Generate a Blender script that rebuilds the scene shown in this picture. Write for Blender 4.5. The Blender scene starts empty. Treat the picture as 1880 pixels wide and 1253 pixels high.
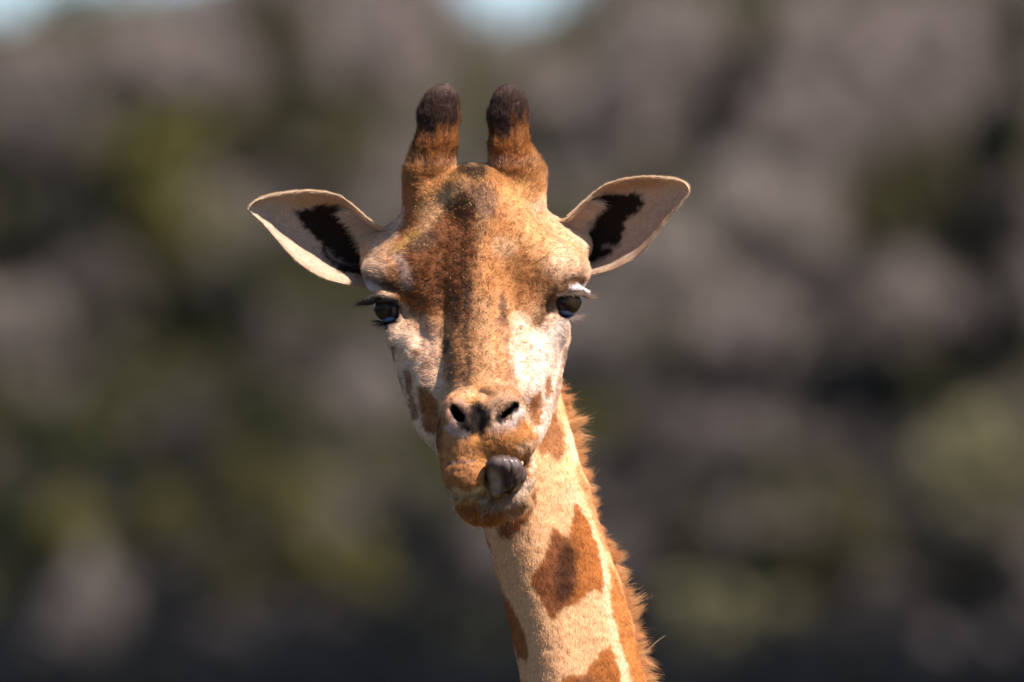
import bpy, math, random
import numpy as np
from mathutils import Vector

# ---------------------------------------------------------------- camera, sky, sun, exposure
sc = bpy.context.scene
C = sc.collection
rng = np.random.default_rng(7)
random.seed(7)
D0 = 13.3                      # metres from the lens to the giraffe's brow
S = 1.6 / 1880.0               # metres per photograph pixel at that distance
ZC = 4.5                       # height of the lens above the ground
CX, CYP = 940.0, 626.5

cam_d = bpy.data.cameras.new('camera')
cam = bpy.data.objects.new('camera', cam_d); C.objects.link(cam); sc.camera = cam
cam_d.sensor_width = 36.0
cam_d.lens = 36.0 * D0 / 1.6
cam_d.clip_start = 0.5; cam_d.clip_end = 3000
cam.location = (0, -D0, ZC); cam.rotation_euler = (math.radians(90), 0, 0)
cam_d.dof.use_dof = True
cam_d.dof.focus_distance = D0 - 0.10
cam_d.dof.aperture_fstop = 2.5

TO_SUN = Vector((0.545, -0.345, 0.765)).normalized()
world = bpy.data.worlds.new('World'); sc.world = world; world.use_nodes = True
wn = world.node_tree; bg = wn.nodes['Background']
sky = wn.nodes.new('ShaderNodeTexSky'); sky.sky_type = 'NISHITA'; sky.sun_disc = False
sky.sun_elevation = math.asin(TO_SUN.z); sky.sun_rotation = math.atan2(TO_SUN.x, TO_SUN.y)
sky.air_density = 0.6; sky.dust_density = 0.0; sky.ozone_density = 1.0
wn.links.new(sky.outputs[0], bg.inputs[0]); bg.inputs[1].default_value = 0.066
sun_d = bpy.data.lights.new('sun', 'SUN'); sun = bpy.data.objects.new('sun', sun_d); C.objects.link(sun)
sun_d.energy = 5.0; sun_d.angle = math.radians(0.53); sun_d.color = (1.0, 0.87, 0.76)
sun.rotation_euler = TO_SUN.to_track_quat('Z', 'Y').to_euler()
sc.view_settings.view_transform = 'Standard'; sc.view_settings.look = 'None'
sc.view_settings.exposure = 1.32; sc.view_settings.gamma = 1.0; sc.view_settings.use_curve_mapping = False
sc.render.engine = 'CYCLES'
sc.cycles.use_denoising = True
sc.cycles.max_bounces = 6; sc.cycles.diffuse_bounces = 3; sc.cycles.transparent_max_bounces = 8
sc.cycles.sample_clamp_indirect = 6.0
try:
    sc.cycles_curves.shape = 'RIBBONS'; sc.cycles_curves.subdivisions = 2
except Exception: pass

# ---------------------------------------------------------------- helpers
def world_pt(px, py, y):
    """photograph pixel + depth (also in pixels, + away from the lens) -> metres"""
    yd = np.asarray(y) * S
    k = 1.0 + yd / D0
    return np.stack([(np.asarray(px) - CX) * S * k, yd, ZC + (CYP - np.asarray(py)) * S * k], -1)

_lat = rng.random((48, 48, 48)).astype(np.float32)
def vnoise(x, y, z, scale, seed=0):
    """smooth value noise 0..1, feature size = scale"""
    def fr(a, o):
        a = np.asarray(a, np.float64) / scale + o; i = np.floor(a); f = a - i
        return i.astype(np.int64) % 48, (f * f * (3 - 2 * f))
    ix, fx = fr(x, 3.1 * seed + 11); iy, fy = fr(y, 7.7 * seed + 5); iz, fz = fr(z, 5.3 * seed + 2)
    jx, jy, jz = (ix + 1) % 48, (iy + 1) % 48, (iz + 1) % 48
    L = _lat
    def lp(a, b, t): return a + (b - a) * t
    return lp(lp(lp(L[ix, iy, iz], L[jx, iy, iz], fx), lp(L[ix, jy, iz], L[jx, jy, iz], fx), fy),
              lp(lp(L[ix, iy, jz], L[jx, iy, jz], fx), lp(L[ix, jy, jz], L[jx, jy, jz], fx), fy), fz)
def sstep(a, b, x):
    t = np.clip((x - a) / (b - a), 0, 1); return t * t * (3 - 2 * t)

def new_mesh(name, verts, faces, mat, parent=None, colors=None, smooth=True):
    me = bpy.data.meshes.new(name)
    verts = np.asarray(verts, np.float32); faces = np.asarray(faces, np.int32)
    n = faces.shape[1]
    me.vertices.add(len(verts)); me.vertices.foreach_set('co', verts.ravel())
    me.loops.add(faces.size); me.loops.foreach_set('vertex_index', faces.ravel())
    me.polygons.add(len(faces))
    me.polygons.foreach_set('loop_start', np.arange(0, faces.size, n, dtype=np.int32))
    me.polygons.foreach_set('loop_total', np.full(len(faces), n, np.int32))
    me.polygons.foreach_set('use_smooth', np.full(len(faces), smooth))
    if colors is not None:
        at = me.color_attributes.new('coat', 'FLOAT_COLOR', 'POINT')
        c4 = np.ones((len(verts), 4), np.float32); c4[:, :3] = colors
        at.data.foreach_set('color', c4.ravel())
    me.update(); me.validate()
    me.materials.append(mat)
    o = bpy.data.objects.new(name, me); C.objects.link(o)
    if parent: o.parent = parent
    return o

def new_curves(name, pts, radii, colors, mat, parent=None):
    """pts (n,k,3) strands; radii (n,k); colors (n,3)"""
    n, k, _ = pts.shape
    cu = bpy.data.hair_curves.new(name)
    cu.add_curves([k] * n)
    cu.position_data.foreach_set('vector', pts.astype(np.float32).ravel())
    ra = cu.attributes.get('radius') or cu.attributes.new('radius', 'FLOAT', 'POINT')
    ra.data.foreach_set('value', radii.astype(np.float32).ravel())
    ca = cu.attributes.new('hair_color', 'FLOAT_COLOR', 'CURVE')
    c4 = np.ones((n, 4), np.float32); c4[:, :3] = colors
    ca.data.foreach_set('color', c4.ravel())
    cu.materials.append(mat)
    o = bpy.data.objects.new(name, cu); C.objects.link(o)
    if parent: o.parent = parent
    return o

def mat_new(name):
    m = bpy.data.materials.new(name); m.use_nodes = True
    nt = m.node_tree; nt.nodes.clear()
    out = nt.nodes.new('ShaderNodeOutputMaterial')
    return m, nt, out

def principled(name, color, rough=0.6, spec=0.3, coat=0.0, metallic=0.0):
    m, nt, out = mat_new(name)
    b = nt.nodes.new('ShaderNodeBsdfPrincipled')
    b.inputs['Base Color'].default_value = (*color, 1); b.inputs['Roughness'].default_value = rough
    b.inputs['Specular IOR Level'].default_value = spec; b.inputs['Coat Weight'].default_value = coat
    b.inputs['Coat Roughness'].default_value = 0.03
    nt.links.new(b.outputs[0], out.inputs[0])
    return m, nt, b

# hair / skin / plants materials
def hair_material(name, transl=0.3, rough=0.5):
    m, nt, out = mat_new(name)
    at = nt.nodes.new('ShaderNodeAttribute'); at.attribute_name = 'hair_color'
    p = nt.nodes.new('ShaderNodeBsdfPrincipled'); p.inputs['Roughness'].default_value = rough
    p.inputs['Specular IOR Level'].default_value = 0.12
    t = nt.nodes.new('ShaderNodeBsdfTranslucent')
    mx = nt.nodes.new('ShaderNodeMixShader'); mx.inputs[0].default_value = transl
    nt.links.new(at.outputs['Color'], p.inputs['Base Color']); nt.links.new(at.outputs['Color'], t.inputs['Color'])
    nt.links.new(p.outputs[0], mx.inputs[1]); nt.links.new(t.outputs[0], mx.inputs[2]); nt.links.new(mx.outputs[0], out.inputs[0])
    return m
M_hair = hair_material('fur_strand', 0.3, 0.55)
M_lash = hair_material('lash_strand', 0.15, 0.65)

def skin_material(name, transl=0.0):
    m, nt, out = mat_new(name)
    at = nt.nodes.new('ShaderNodeVertexColor'); at.layer_name = 'coat'
    tc = nt.nodes.new('ShaderNodeTexCoord')
    n1 = nt.nodes.new('ShaderNodeTexNoise'); n1.inputs['Scale'].default_value = 900; n1.inputs['Detail'].default_value = 3
    mp = nt.nodes.new('ShaderNodeMapping'); mp.inputs['Scale'].default_value = (1, 1, 0.35)
    nt.links.new(tc.outputs['Object'], mp.inputs[0]); nt.links.new(mp.outputs[0], n1.inputs['Vector'])
    rmp = nt.nodes.new('ShaderNodeMapRange'); rmp.inputs[1].default_value = 0.3; rmp.inputs[2].default_value = 0.7
    rmp.inputs[3].default_value = 0.62; rmp.inputs[4].default_value = 1.05
    nt.links.new(n1.outputs[0], rmp.inputs[0])
    mul = nt.nodes.new('ShaderNodeVectorMath'); mul.operation = 'SCALE'
    nt.links.new(at.outputs['Color'], mul.inputs[0]); nt.links.new(rmp.outputs[0], mul.inputs['Scale'])
    p = nt.nodes.new('ShaderNodeBsdfPrincipled'); p.inputs['Roughness'].default_value = 0.75
    p.inputs['Specular IOR Level'].default_value = 0.15
    nt.links.new(mul.outputs[0], p.inputs['Base Color'])
    bp = nt.nodes.new('ShaderNodeBump'); bp.inputs['Strength'].default_value = 0.5; bp.inputs['Distance'].default_value = 0.0012
    nt.links.new(n1.outputs[0], bp.inputs['Height']); nt.links.new(bp.outputs[0], p.inputs['Normal'])
    if transl > 0:
        t = nt.nodes.new('ShaderNodeBsdfTranslucent'); nt.links.new(mul.outputs[0], t.inputs['Color'])
        mx = nt.nodes.new('ShaderNodeMixShader'); mx.inputs[0].default_value = transl
        nt.links.new(p.outputs[0], mx.inputs[1]); nt.links.new(t.outputs[0], mx.inputs[2]); nt.links.new(mx.outputs[0], out.inputs[0])
    else: nt.links.new(p.outputs[0], out.inputs[0])
    return m
M_skin = skin_material('giraffe_skin')
M_ear = skin_material('giraffe_ear_skin', 0.35)

# ---------------------------------------------------------------- ground and wooded hillside
def plant_material(name):
    m, nt, out = mat_new(name)
    at = nt.nodes.new('ShaderNodeAttribute'); at.attribute_type = 'OBJECT'; at.attribute_name = 'tint'
    vc = nt.nodes.new('ShaderNodeVertexColor'); vc.layer_name = 'coat'
    mu = nt.nodes.new('ShaderNodeVectorMath'); mu.operation = 'MULTIPLY'
    nt.links.new(at.outputs['Color'], mu.inputs[0]); nt.links.new(vc.outputs['Color'], mu.inputs[1])
    d = nt.nodes.new('ShaderNodeBsdfDiffuse'); t = nt.nodes.new('ShaderNodeBsdfTranslucent')
    mx = nt.nodes.new('ShaderNodeMixShader'); mx.inputs[0].default_value = 0.25
    nt.links.new(mu.outputs[0], d.inputs[0]); nt.links.new(mu.outputs[0], t.inputs[0])
    nt.links.new(d.outputs[0], mx.inputs[1]); nt.links.new(t.outputs[0], mx.inputs[2]); nt.links.new(mx.outputs[0], out.inputs[0])
    return m
M_plant = plant_material('foliage_tinted')
def hill_y(py): return 110.0 + (1253.0 - py) / 1253.0 * 42.0
def ground_z(x, y):
    t = (y - 110.0) / 42.0
    py = 1253.0 * (1 - t)
    z = ZC + (CYP - py) * (S / D0) * (y + D0)
    z = np.where(t < 0, 0.0 + 0 * z, z) if np.ndim(z) else (0.0 if t < 0 else z)
    zt = ZC + (CYP - 95) * (S / D0) * (150 + D0)
    return z
def hz_at(x, y):
    """height of the land"""
    x = np.asarray(x, float); y = np.asarray(y, float)
    t = np.clip((y - 108.0) / 42.0, 0, 1)
    ridge = np.interp(x / .01045 + CX, [-400, 0, 30, 55, 80, 140, 180, 220, 250, 330, 400, 460, 785, 825, 860, 930, 985, 1040, 1080, 1125, 1380, 1420, 1460, 3000],
                      [20, 85, 90, 40, 24, 42, 24, 45, 24, 34, 18, -30, -30, 40, 112, 124, 104, 76, 60, -20, -30, 18, -30, -30])
    zr = ZC + (CYP - ridge) * .01045
    z = (t * t * (3 - 2 * t) * 0.35 + t * 0.65) * (10.6 + (zr - 10.6) * sstep(0.55, 1.0, t))
    z = z - np.clip(y - 150, 0, None) * 0.10
    z = z + (vnoise(x, y, 0 * x, 9, 201) - 0.5) * 1.0 * np.clip(t * 3, 0, 1)
    return z
nx, ny = 121, 141
gx = np.concatenate([np.linspace(-900, -60, 20, endpoint=False), np.linspace(-60, 60, 81), np.linspace(60, 900, 21)[1:]])
gy = np.concatenate([np.linspace(-300, 90, 30, endpoint=False), np.linspace(90, 190, 90, endpoint=False), np.linspace(190, 1500, 21)])
GX, GY = np.meshgrid(gx, gy, indexing='ij'); GZ = hz_at(GX, GY)
GZ = np.where(GY > 190, np.maximum(GZ, 2.0), GZ)
i, j = np.meshgrid(np.arange(len(gx) - 1), np.arange(len(gy) - 1), indexing='ij'); a = (i * len(gy) + j).ravel(); w = len(gy)
m, nt, b = principled('dry_earth', (.16, .14, .09), 0.95, 0.1)
nz = nt.nodes.new('ShaderNodeTexNoise'); nz.inputs['Scale'].default_value = 0.25; nz.inputs['Detail'].default_value = 6
tc = nt.nodes.new('ShaderNodeTexCoord'); cr = nt.nodes.new('ShaderNodeValToRGB')
cr.color_ramp.elements[0].position = 0.35; cr.color_ramp.elements[0].color = (.02, .018, .015, 1)
cr.color_ramp.elements[1].position = 0.65; cr.color_ramp.elements[1].color = (.045, .042, .028, 1)
nt.links.new(tc.outputs['Object'], nz.inputs['Vector']); nt.links.new(nz.outputs[0], cr.inputs[0]); nt.links.new(cr.outputs[0], b.inputs['Base Color'])
o = new_mesh('ground', np.stack([GX.ravel(), GY.ravel(), GZ.ravel()], 1), np.stack([a, a + w, a + w + 1, a + 1], 1), m); o['kind'] = 'structure'
o['label'] = 'dry earth rising into a brushy hillside'

# crowns: many small leaf or twig faces in clumps, unit size, built once per kind
def crown_mesh(name, kind, seed, n):
    rg = np.random.default_rng(seed)
    nc = 30 if n > 600 else 12; cc = rg.normal(0, 1, (nc, 3)); cc /= np.linalg.norm(cc, axis=1, keepdims=True); cc *= rg.uniform(.35, 1.12, nc)[:, None]
    ci = rg.integers(0, nc, n); p = rg.normal(0, 1, (n, 3)); p /= np.linalg.norm(p, axis=1, keepdims=True)
    p = cc[ci] + p * (rg.uniform(.2, 1, n) ** 0.5 * 0.27)[:, None]
    if kind == 'leaf':
        s1, s2 = rg.uniform(.035, .07, n), rg.uniform(.035, .07, n)
    else:
        s1, s2 = rg.uniform(.12, .25, n), rg.uniform(.006, .014, n)
    d1 = rg.normal(0, 1, (n, 3))
    if kind != 'leaf': d1 = d1 * 0.6 + p + np.array([0, 0, .5])
    d1 /= np.linalg.norm(d1, axis=1, keepdims=True); d2 = np.cross(d1, rg.normal(0, 1, (n, 3))); d2 /= np.linalg.norm(d2, axis=1, keepdims=True)
    a, b = d1 * s1[:, None], d2 * s2[:, None]
    V = np.stack([p - a - b, p + a - b, p + a + b, p - a + b], 1).reshape(-1, 3)
    shade = rg.uniform(.65, 1.25, n) * (0.45 + 0.95 * rg.random(nc)[ci])
    return V, np.arange(4 * n).reshape(n, 4), np.repeat(shade, 4)[:, None] * np.ones((1, 3))
CROWNS = {}
for kd in ('leaf', 'twig'):
    for sd in range(3):
        V, Fq, cl_ = crown_mesh('crown', kd, 40 + sd, 1500 if kd == 'leaf' else 2200)
        o = new_mesh('crown', V, Fq, M_plant, None, cl_, smooth=False); CROWNS[(kd, sd)] = o.data; bpy.data.objects.remove(o)
def trunk_mesh():
    V = []; Fq = []
    def tube(a, b, ra, rb, seg=7):
        a = np.array(a, float); b = np.array(b, float); d = (b - a) / np.linalg.norm(b - a); u = np.cross(d, [0.3, 1, 0.1]); u /= np.linalg.norm(u); v = np.cross(d, u); o_ = len(V)
        for p_, r_ in ((a, ra), (b, rb)):
            for k_ in range(seg): t_ = 2 * math.pi * k_ / seg; V.append(p_ + r_ * (u * math.cos(t_) + v * math.sin(t_)))
        for k_ in range(seg): Fq.append([o_ + k_, o_ + (k_ + 1) % seg, o_ + seg + (k_ + 1) % seg, o_ + seg + k_])
    tube((0, 0, -1.3), (0.05, 0, -0.55), .09, .065)
    for an in (0.2, 1.4, 2.9, 4.1, 5.3):
        e_ = (0.5 * math.cos(an), 0.5 * math.sin(an), 0.1 + 0.2 * math.sin(an * 3)); tube((0.05, 0, -0.58), e_, .05, .022)
        tube(e_, (e_[0] * 1.4, e_[1] * 1.5, e_[2] + 0.4), .022, .007)
    return np.array(V), np.array(Fq)
tv_, tf_ = trunk_mesh(); m_bark = principled('bark', (.10, .085, .075), 0.9, 0.1)[0]
o = new_mesh('trunk', tv_, tf_, m_bark); TRUNK = o.data; bpy.data.objects.remove(o)

K = {'grey': ('twig', (.275, .238, .226)), 'pale': ('twig', (.30, .265, .245)), 'brown': ('twig', (.12, .105, .10)), 'olive': ('leaf', (.14, .135, .042)), 'moss': ('leaf', (.080, .077, .039)),
     'green': ('leaf', (.030, .037, .018)), 'dark': ('leaf', (.011, .015, .016)), 'sage': ('leaf', (.22, .21, .12)), 'night': ('leaf', (.006, .009, .013))}
SHR = [  # px, py, rx, ry, kind, label
 (60, 150, 100, 70, 'grey', 'bare grey tree on the ridge in the top left corner'),
 (235, 130, 100, 75, 'grey', 'bare grey bush on the ridge, second from the left end'),
 (240, 85, 45, 42, 'moss', 'thin mossy green bush poking above the ridge near the left end'),
 (375, 140, 105, 85, 'grey', 'wide bare grey bush above the left ear on the ridge'),
 (520, 60, 90, 75, 'moss', 'dull green tree on the ridge up and left of the horns'),
 (650, 110, 110, 100, 'grey', 'bare mauve grey tree on the ridge left of the left horn'),
 (750, 85, 80, 85, 'grey', 'bare mauve grey tree on the ridge right above the left horn'),
 (545, 190, 60, 60, 'green', 'small dark green bush between the left horn and left ear'),
 (450, 250, 110, 70, 'moss', 'broad mossy bush above the left ear'),
 (290, 300, 130, 80, 'olive', 'wide yellow olive bush up and left of the left ear'),
 (80, 260, 110, 100, 'brown', 'brown leafless bush by the left edge above the dark hollow'),
 (600, 270, 100, 80, 'moss', 'mossy bush directly above the left ear tip side of the head'),
 (180, 400, 90, 70, 'dark', 'dark bush left of the left ear tip'),
 (340, 420, 105, 85, 'olive', 'round yellow olive bush touching the left ear tip'),
 (60, 440, 90, 90, 'dark', 'dark bush at the left edge halfway up'),
 (170, 520, 100, 60, 'brown', 'brown leafless bush in the hollow left of the left ear'),
 (380, 560, 120, 70, 'dark', 'dark bush below the left ear'),
 (40, 610, 90, 80, 'pale', 'pale leafless bush at the left edge at eye height'),
 (160, 650, 80, 55, 'brown', 'brown leafless bush beside the pale one at the left edge'),
 (560, 640, 100, 60, 'brown', 'brown leafless bush left of the left eye'),
 (680, 730, 75, 70, 'pale', 'pale round leafless bush against the left cheek'),
 (480, 780, 80, 60, 'green', 'dark green bush left of the muzzle'),
 (340, 790, 90, 60, 'brown', 'brown leafless bush far left of the nostrils'),
 (60, 820, 90, 70, 'green', 'dark green bush at the left edge below eye height'),
 (540, 915, 90, 50, 'olive', 'yellow olive bush left of the chin'),
 (310, 955, 55, 60, 'olive', 'small olive bush between the two wider olive ones on the left'),
 (150, 990, 90, 75, 'olive', 'olive bush in the lower left corner above the pale one'),
 (620, 1040, 110, 65, 'olive', 'large olive bush left of the neck'),
 (150, 1150, 75, 120, 'pale', 'pale leafless bush in the bottom left corner'),
 (560, 1130, 100, 40, 'brown', 'low brown bush near the bottom left of the neck'),
 (1010, 165, 70, 60, 'grey', 'low grey bush under the gap of sky'),
 (1180, 80, 85, 80, 'grey', 'bare grey tree on the ridge just right of the sky gap'),
 (1270, 110, 100, 100, 'grey', 'bare grey tree on the ridge above the right ear tip'),
 (1400, 60, 70, 50, 'moss', 'mossy green treetop on the ridge right of the middle'),
 (1530, 100, 120, 100, 'grey', 'large bare grey tree on the ridge right of the mossy top'),
 (1720, 90, 110, 100, 'grey', 'large bare grey tree on the ridge near the right corner'),
 (1865, 60, 50, 90, 'green', 'green tree in the top right corner'),
 (1130, 200, 110, 90, 'grey', 'bare mauve bush between the right horn and the right ear'),
 (1370, 150, 50, 70, 'dark', 'dark evergreen in the grey brush above the right ear tip'),
 (1310, 260, 55, 90, 'dark', 'dark upright evergreen just right of the right ear tip'),
 (1460, 250, 110, 90, 'grey', 'bare mauve bush up and right of the dark upright evergreen'),
 (1640, 210, 120, 90, 'grey', 'wide bare mauve bush in the upper right'),
 (1420, 400, 150, 100, 'pale', 'wide pale leafless bush right of the right ear'),
 (1600, 330, 90, 70, 'brown', 'brown leafless bush above the right hand moss patch'),
 (1710, 330, 70, 80, 'moss', 'mossy bush in the right part at horn height'),
 (1830, 260, 70, 90, 'dark', 'dark bush at the right edge under the green tree'),
 (1620, 400, 80, 80, 'moss', 'mossy bush at ear height in the right part'),
 (1830, 420, 80, 90, 'dark', 'dark bush at the right edge at ear height'),
 (1240, 500, 120, 80, 'pale', 'pale leafless bush under the right ear'),
 (1500, 540, 120, 70, 'brown', 'brown leafless bush right of the eye line'),
 (1690, 560, 80, 60, 'grey', 'grey leafless bush among dark ones at the right'),
 (1110, 620, 70, 70, 'pale', 'pale leafless bush right of the right eye'),
 (1380, 610, 100, 70, 'grey', 'grey leafless bush in the middle of the right half'),
 (1235, 660, 45, 55, 'green', 'small green bush right of the right cheek'),
 (1820, 620, 100, 80, 'night', 'near black evergreen at the right edge'),
 (1600, 720, 110, 80, 'night', 'near black evergreen in the middle right'),
 (1220, 790, 80, 70, 'brown', 'brown leafless bush right of the nape'),
 (1100, 800, 50, 50, 'olive', 'small olive bush touching the mane'),
 (1400, 860, 60, 45, 'green', 'small green bush in the lower right half'),
 (1800, 860, 110, 100, 'sage', 'sage coloured bush at the right edge'),
 (1230, 950, 70, 60, 'brown', 'brown leafless bush beside the mane'),
 (1530, 1000, 150, 110, 'moss', 'very large moss coloured bush in the lower right'),
 (1600, 1110, 90, 50, 'brown', 'brown leafless bush under the very large moss coloured one'),
 (1790, 1050, 90, 80, 'dark', 'dark bush near the lower right edge'),
 (1280, 1170, 110, 80, 'sage', 'pale sage bush at the foot of the mane'),
 (1430, 1140, 60, 45, 'sage', 'small pale sage bush right of the wider one at the foot of the mane'),
 (1550, 1220, 70, 35, 'sage', 'low sage bush at the bottom edge'),
 (420, 1185, 80, 45, 'brown', 'low brown bush near the bottom edge, right of the pale one'),
 (760, 1195, 80, 45, 'dark', 'low dark bush at the bottom edge just left of the neck'),
 (1790, 1220, 100, 60, 'grey', 'grey leafless bush in the bottom right corner'),
]
def copy_plant(x, y, z, rx, ry, rz, kind, label, group):
    kd, tint = K[kind]
    r_ = bpy.data.objects.new('tree' if ry > 0.62 else 'shrub', None); C.objects.link(r_)
    r_.location = (x, y, z - ry * 1.25); r_['label'] = label; r_['category'] = 'tree' if ry > 0.62 else 'shrub'; r_['group'] = group
    c_ = bpy.data.objects.new('crown', CROWNS[(kd, random.randrange(3))]); C.objects.link(c_); c_.parent = r_
    c_.location = (0, 0, ry * 1.25); c_.scale = (rx, rz, ry); c_.rotation_euler = (0, random.uniform(-.8, .8), 0); c_['tint'] = tuple(tint)
    t_ = bpy.data.objects.new('trunk', TRUNK); C.objects.link(t_); t_.parent = r_; t_.location = (0, 0, ry * 1.25); t_.scale = (rx * .8, rz * .8, ry)
for px, py, rx, ry, kind, label in SHR:
    y = 112 + (1253 - min(py + ry * 1.2, 1253)) / 1160 * 38
    # find where the land passes behind the foot of the shrub
    ys = np.linspace(100, 151, 240); e_ = (hz_at((px - CX) * (S / D0) * (ys + D0), ys) - ZC) / (ys + D0) / (S / D0)
    want = CYP - (py + ry * 1.2)
    ok = np.where(e_ >= want)[0]; y = ys[ok[0]] if len(ok) else 150.0
    k_ = (S / D0) * (y + D0); x = (px - CX) * k_; z = ZC + (CYP - py) * k_
    copy_plant(x, y, z, rx * k_ * .95, ry * k_ * 1.2, max(rx, ry) * k_, kind, label, 'shrubs and trees on the hillside')

# the brush that fills the rest of the hillside, read as one mass
NB_ = 230000
bx = np.where(rng.random(NB_) < .42, rng.uniform(-12, 12, NB_), rng.uniform(-55, 55, NB_)); by = rng.uniform(88, 156, NB_)
bz = hz_at(bx, by) + rng.gamma(1.5, .13, NB_) * np.where(by > 146, 1.6, 1.0)
mott = vnoise(bx, by, bz, 1.6, 210); mott2 = vnoise(bx, by, bz, 4.0, 211)
px_ = CX + bx / ((S / D0) * (by + D0)); py_ = CYP - (bz - ZC) / ((S / D0) * (by + D0))
bcol = np.tile(np.array([[.012, .014, .017]]), (NB_, 1))  # near-black evergreen tone with the shade between shrubs painted in
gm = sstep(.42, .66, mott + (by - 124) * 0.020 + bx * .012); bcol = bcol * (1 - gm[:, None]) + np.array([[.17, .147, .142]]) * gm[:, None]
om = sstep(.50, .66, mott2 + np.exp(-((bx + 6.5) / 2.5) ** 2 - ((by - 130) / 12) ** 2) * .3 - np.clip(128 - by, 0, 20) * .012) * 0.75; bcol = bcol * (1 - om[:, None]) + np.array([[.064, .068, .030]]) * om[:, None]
p = np.stack([bx, by, bz], 1); d1 = rng.normal(0, 1, (NB_, 3)); d1 /= np.linalg.norm(d1, axis=1, keepdims=True); d2 = np.cross(d1, rng.normal(0, 1, (NB_, 3))); d2 /= np.linalg.norm(d2, axis=1, keepdims=True)
a = d1 * rng.uniform(.05, .12, NB_)[:, None]; b_ = d2 * rng.uniform(.03, .07, NB_)[:, None]
V = np.stack([p - a - b_, p + a - b_, p + a + b_, p - a + b_], 1).reshape(-1, 3)
VV, CC = [V], [np.repeat(bcol, 4, axis=0)]
kinds_ = list(K)
for q_ in range(150):                               # bushes of the same wood beyond both sides of the frame
    sx = (-1) ** q_ * rng.uniform(11.8, 46); sy = rng.uniform(108, 152); sr = rng.uniform(.6, 1.3)
    kd, tint = K[kinds_[int(rng.integers(0, len(kinds_)))]]
    V_, F_, c_ = crown_mesh('c', kd, 500 + q_, 900); VV.append(V_ * sr + np.array([sx, sy, float(hz_at(sx, sy)) + sr * .8])); CC.append(c_ * np.array(tint))
for q_ in range(170):                               # small bushes between the larger ones
    sx = rng.uniform(-10.5, 10.5); sy = rng.uniform(110, 151); sr = rng.uniform(.28, .6)
    up_ = (sy - 110) / 41; pr = rng.random()
    if pr < .25 + .55 * up_: nm = ('grey', 'brown', 'pale')[int(rng.integers(0, 3))]
    elif pr < .9: nm = ('olive', 'moss', 'green')[int(rng.integers(0, 3))]
    else: nm = 'dark'
    kd, tint = K[nm]; V_, F_, c_ = crown_mesh('c', kd, 900 + q_, 420)
    VV.append(V_ * sr * np.array([.85, .85, 1.15]) + np.array([sx, sy, float(hz_at(sx, sy)) + sr * rng.uniform(.6, 1.8)])); CC.append(c_ * np.array(tint) * rng.uniform(.7, 1.1))
V = np.concatenate(VV); bc_ = np.concatenate(CC)
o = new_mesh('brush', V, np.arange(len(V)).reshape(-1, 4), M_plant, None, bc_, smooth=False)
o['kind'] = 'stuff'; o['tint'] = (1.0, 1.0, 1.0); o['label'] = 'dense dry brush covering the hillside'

# ---------------------------------------------------------------- giraffe: the skin as a distance field
class Field:
    """signed distance field on a grid; axes: px (right), y (away from the lens), py (down), all in photograph pixels"""
    def __init__(s, lo, hi, h):
        s.lo = np.array(lo, float); s.h = h
        s.n = [int(math.ceil((b - a) / h)) + 1 for a, b in zip(lo, hi)]
        s.ax = [(a + h * np.arange(n)).astype(np.float32) for a, n in zip(lo, s.n)]
        s.F = np.full(s.n, 250.0, np.float32)
    def sub(s, lo, hi):
        sl = []
        for a, b, ax in zip(lo, hi, s.ax):
            i = max(0, int(np.searchsorted(ax, a)) - 1); j = min(len(ax), int(np.searchsorted(ax, b)) + 1)
            if j <= i: return None
            sl.append(slice(i, j))
        return tuple(sl)
    def op(s, lo, hi, fn, k=10, mode='add'):
        sl = s.sub(lo, hi)
        if sl is None: return
        X = s.ax[0][sl[0]][:, None, None]; Y = s.ax[1][sl[1]][None, :, None]; Z = s.ax[2][sl[2]][None, None, :]
        d = fn(X, Y, Z).astype(np.float32); A = s.F[sl]
        if mode == 'add':
            h = np.maximum(k - np.abs(A - d), 0) / k
            s.F[sl] = np.minimum(A, d) - h * h * k * 0.25
        else:
            h = np.maximum(k - np.abs(A + d), 0) / k
            s.F[sl] = np.maximum(A, -d) + h * h * k * 0.25

def f_ell(c, r, rot=0.0):
    cx, cpy, cy = c; rx, rpy, ry = r; ca, sa = math.cos(math.radians(rot)), math.sin(math.radians(rot))
    def fn(X, Y, Z):
        u = X - cx; w = Z - cpy; a = u * ca + w * sa; b = -u * sa + w * ca; v = Y - cy
        k0 = np.sqrt((a / rx) ** 2 + (b / rpy) ** 2 + (v / ry) ** 2)
        k1 = np.sqrt((a / rx ** 2) ** 2 + (b / rpy ** 2) ** 2 + (v / ry ** 2) ** 2) + 1e-6
        return k0 * (k0 - 1) / k1
    return fn
def f_cap(a, b, ra, rb, sq=1.0):
    a = np.array(a, float); b = np.array(b, float)      # (px, py, y)
    ab = b - a; L2 = (ab ** 2).sum()
    def fn(X, Y, Z):
        t = np.clip(((X - a[0]) * ab[0] + (Z - a[1]) * ab[1] + (Y - a[2]) * ab[2]) / L2, 0, 1)
        return np.sqrt((X - a[0] - ab[0] * t) ** 2 + (Z - a[1] - ab[1] * t) ** 2 + ((Y - a[2] - ab[2] * t) * sq) ** 2) - (ra + (rb - ra) * t)
    return fn
def ell(F, c, r, rot=0, k=10, mode='add'):
    m = max(r) + k * 1.6 + 12
    F.op((c[0] - m, c[2] - m, c[1] - m), (c[0] + m, c[2] + m, c[1] + m), f_ell(c, r, rot), k, mode)
def cap(F, a, b, ra, rb, k=10, mode='add'):
    m = max(ra, rb) + k * 1.6 + 12
    lo = [min(a[i], b[i]) - m for i in (0, 2, 1)]; hi = [max(a[i], b[i]) + m for i in (0, 2, 1)]
    F.op(lo, hi, f_cap(a, b, ra, rb), k, mode)
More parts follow.
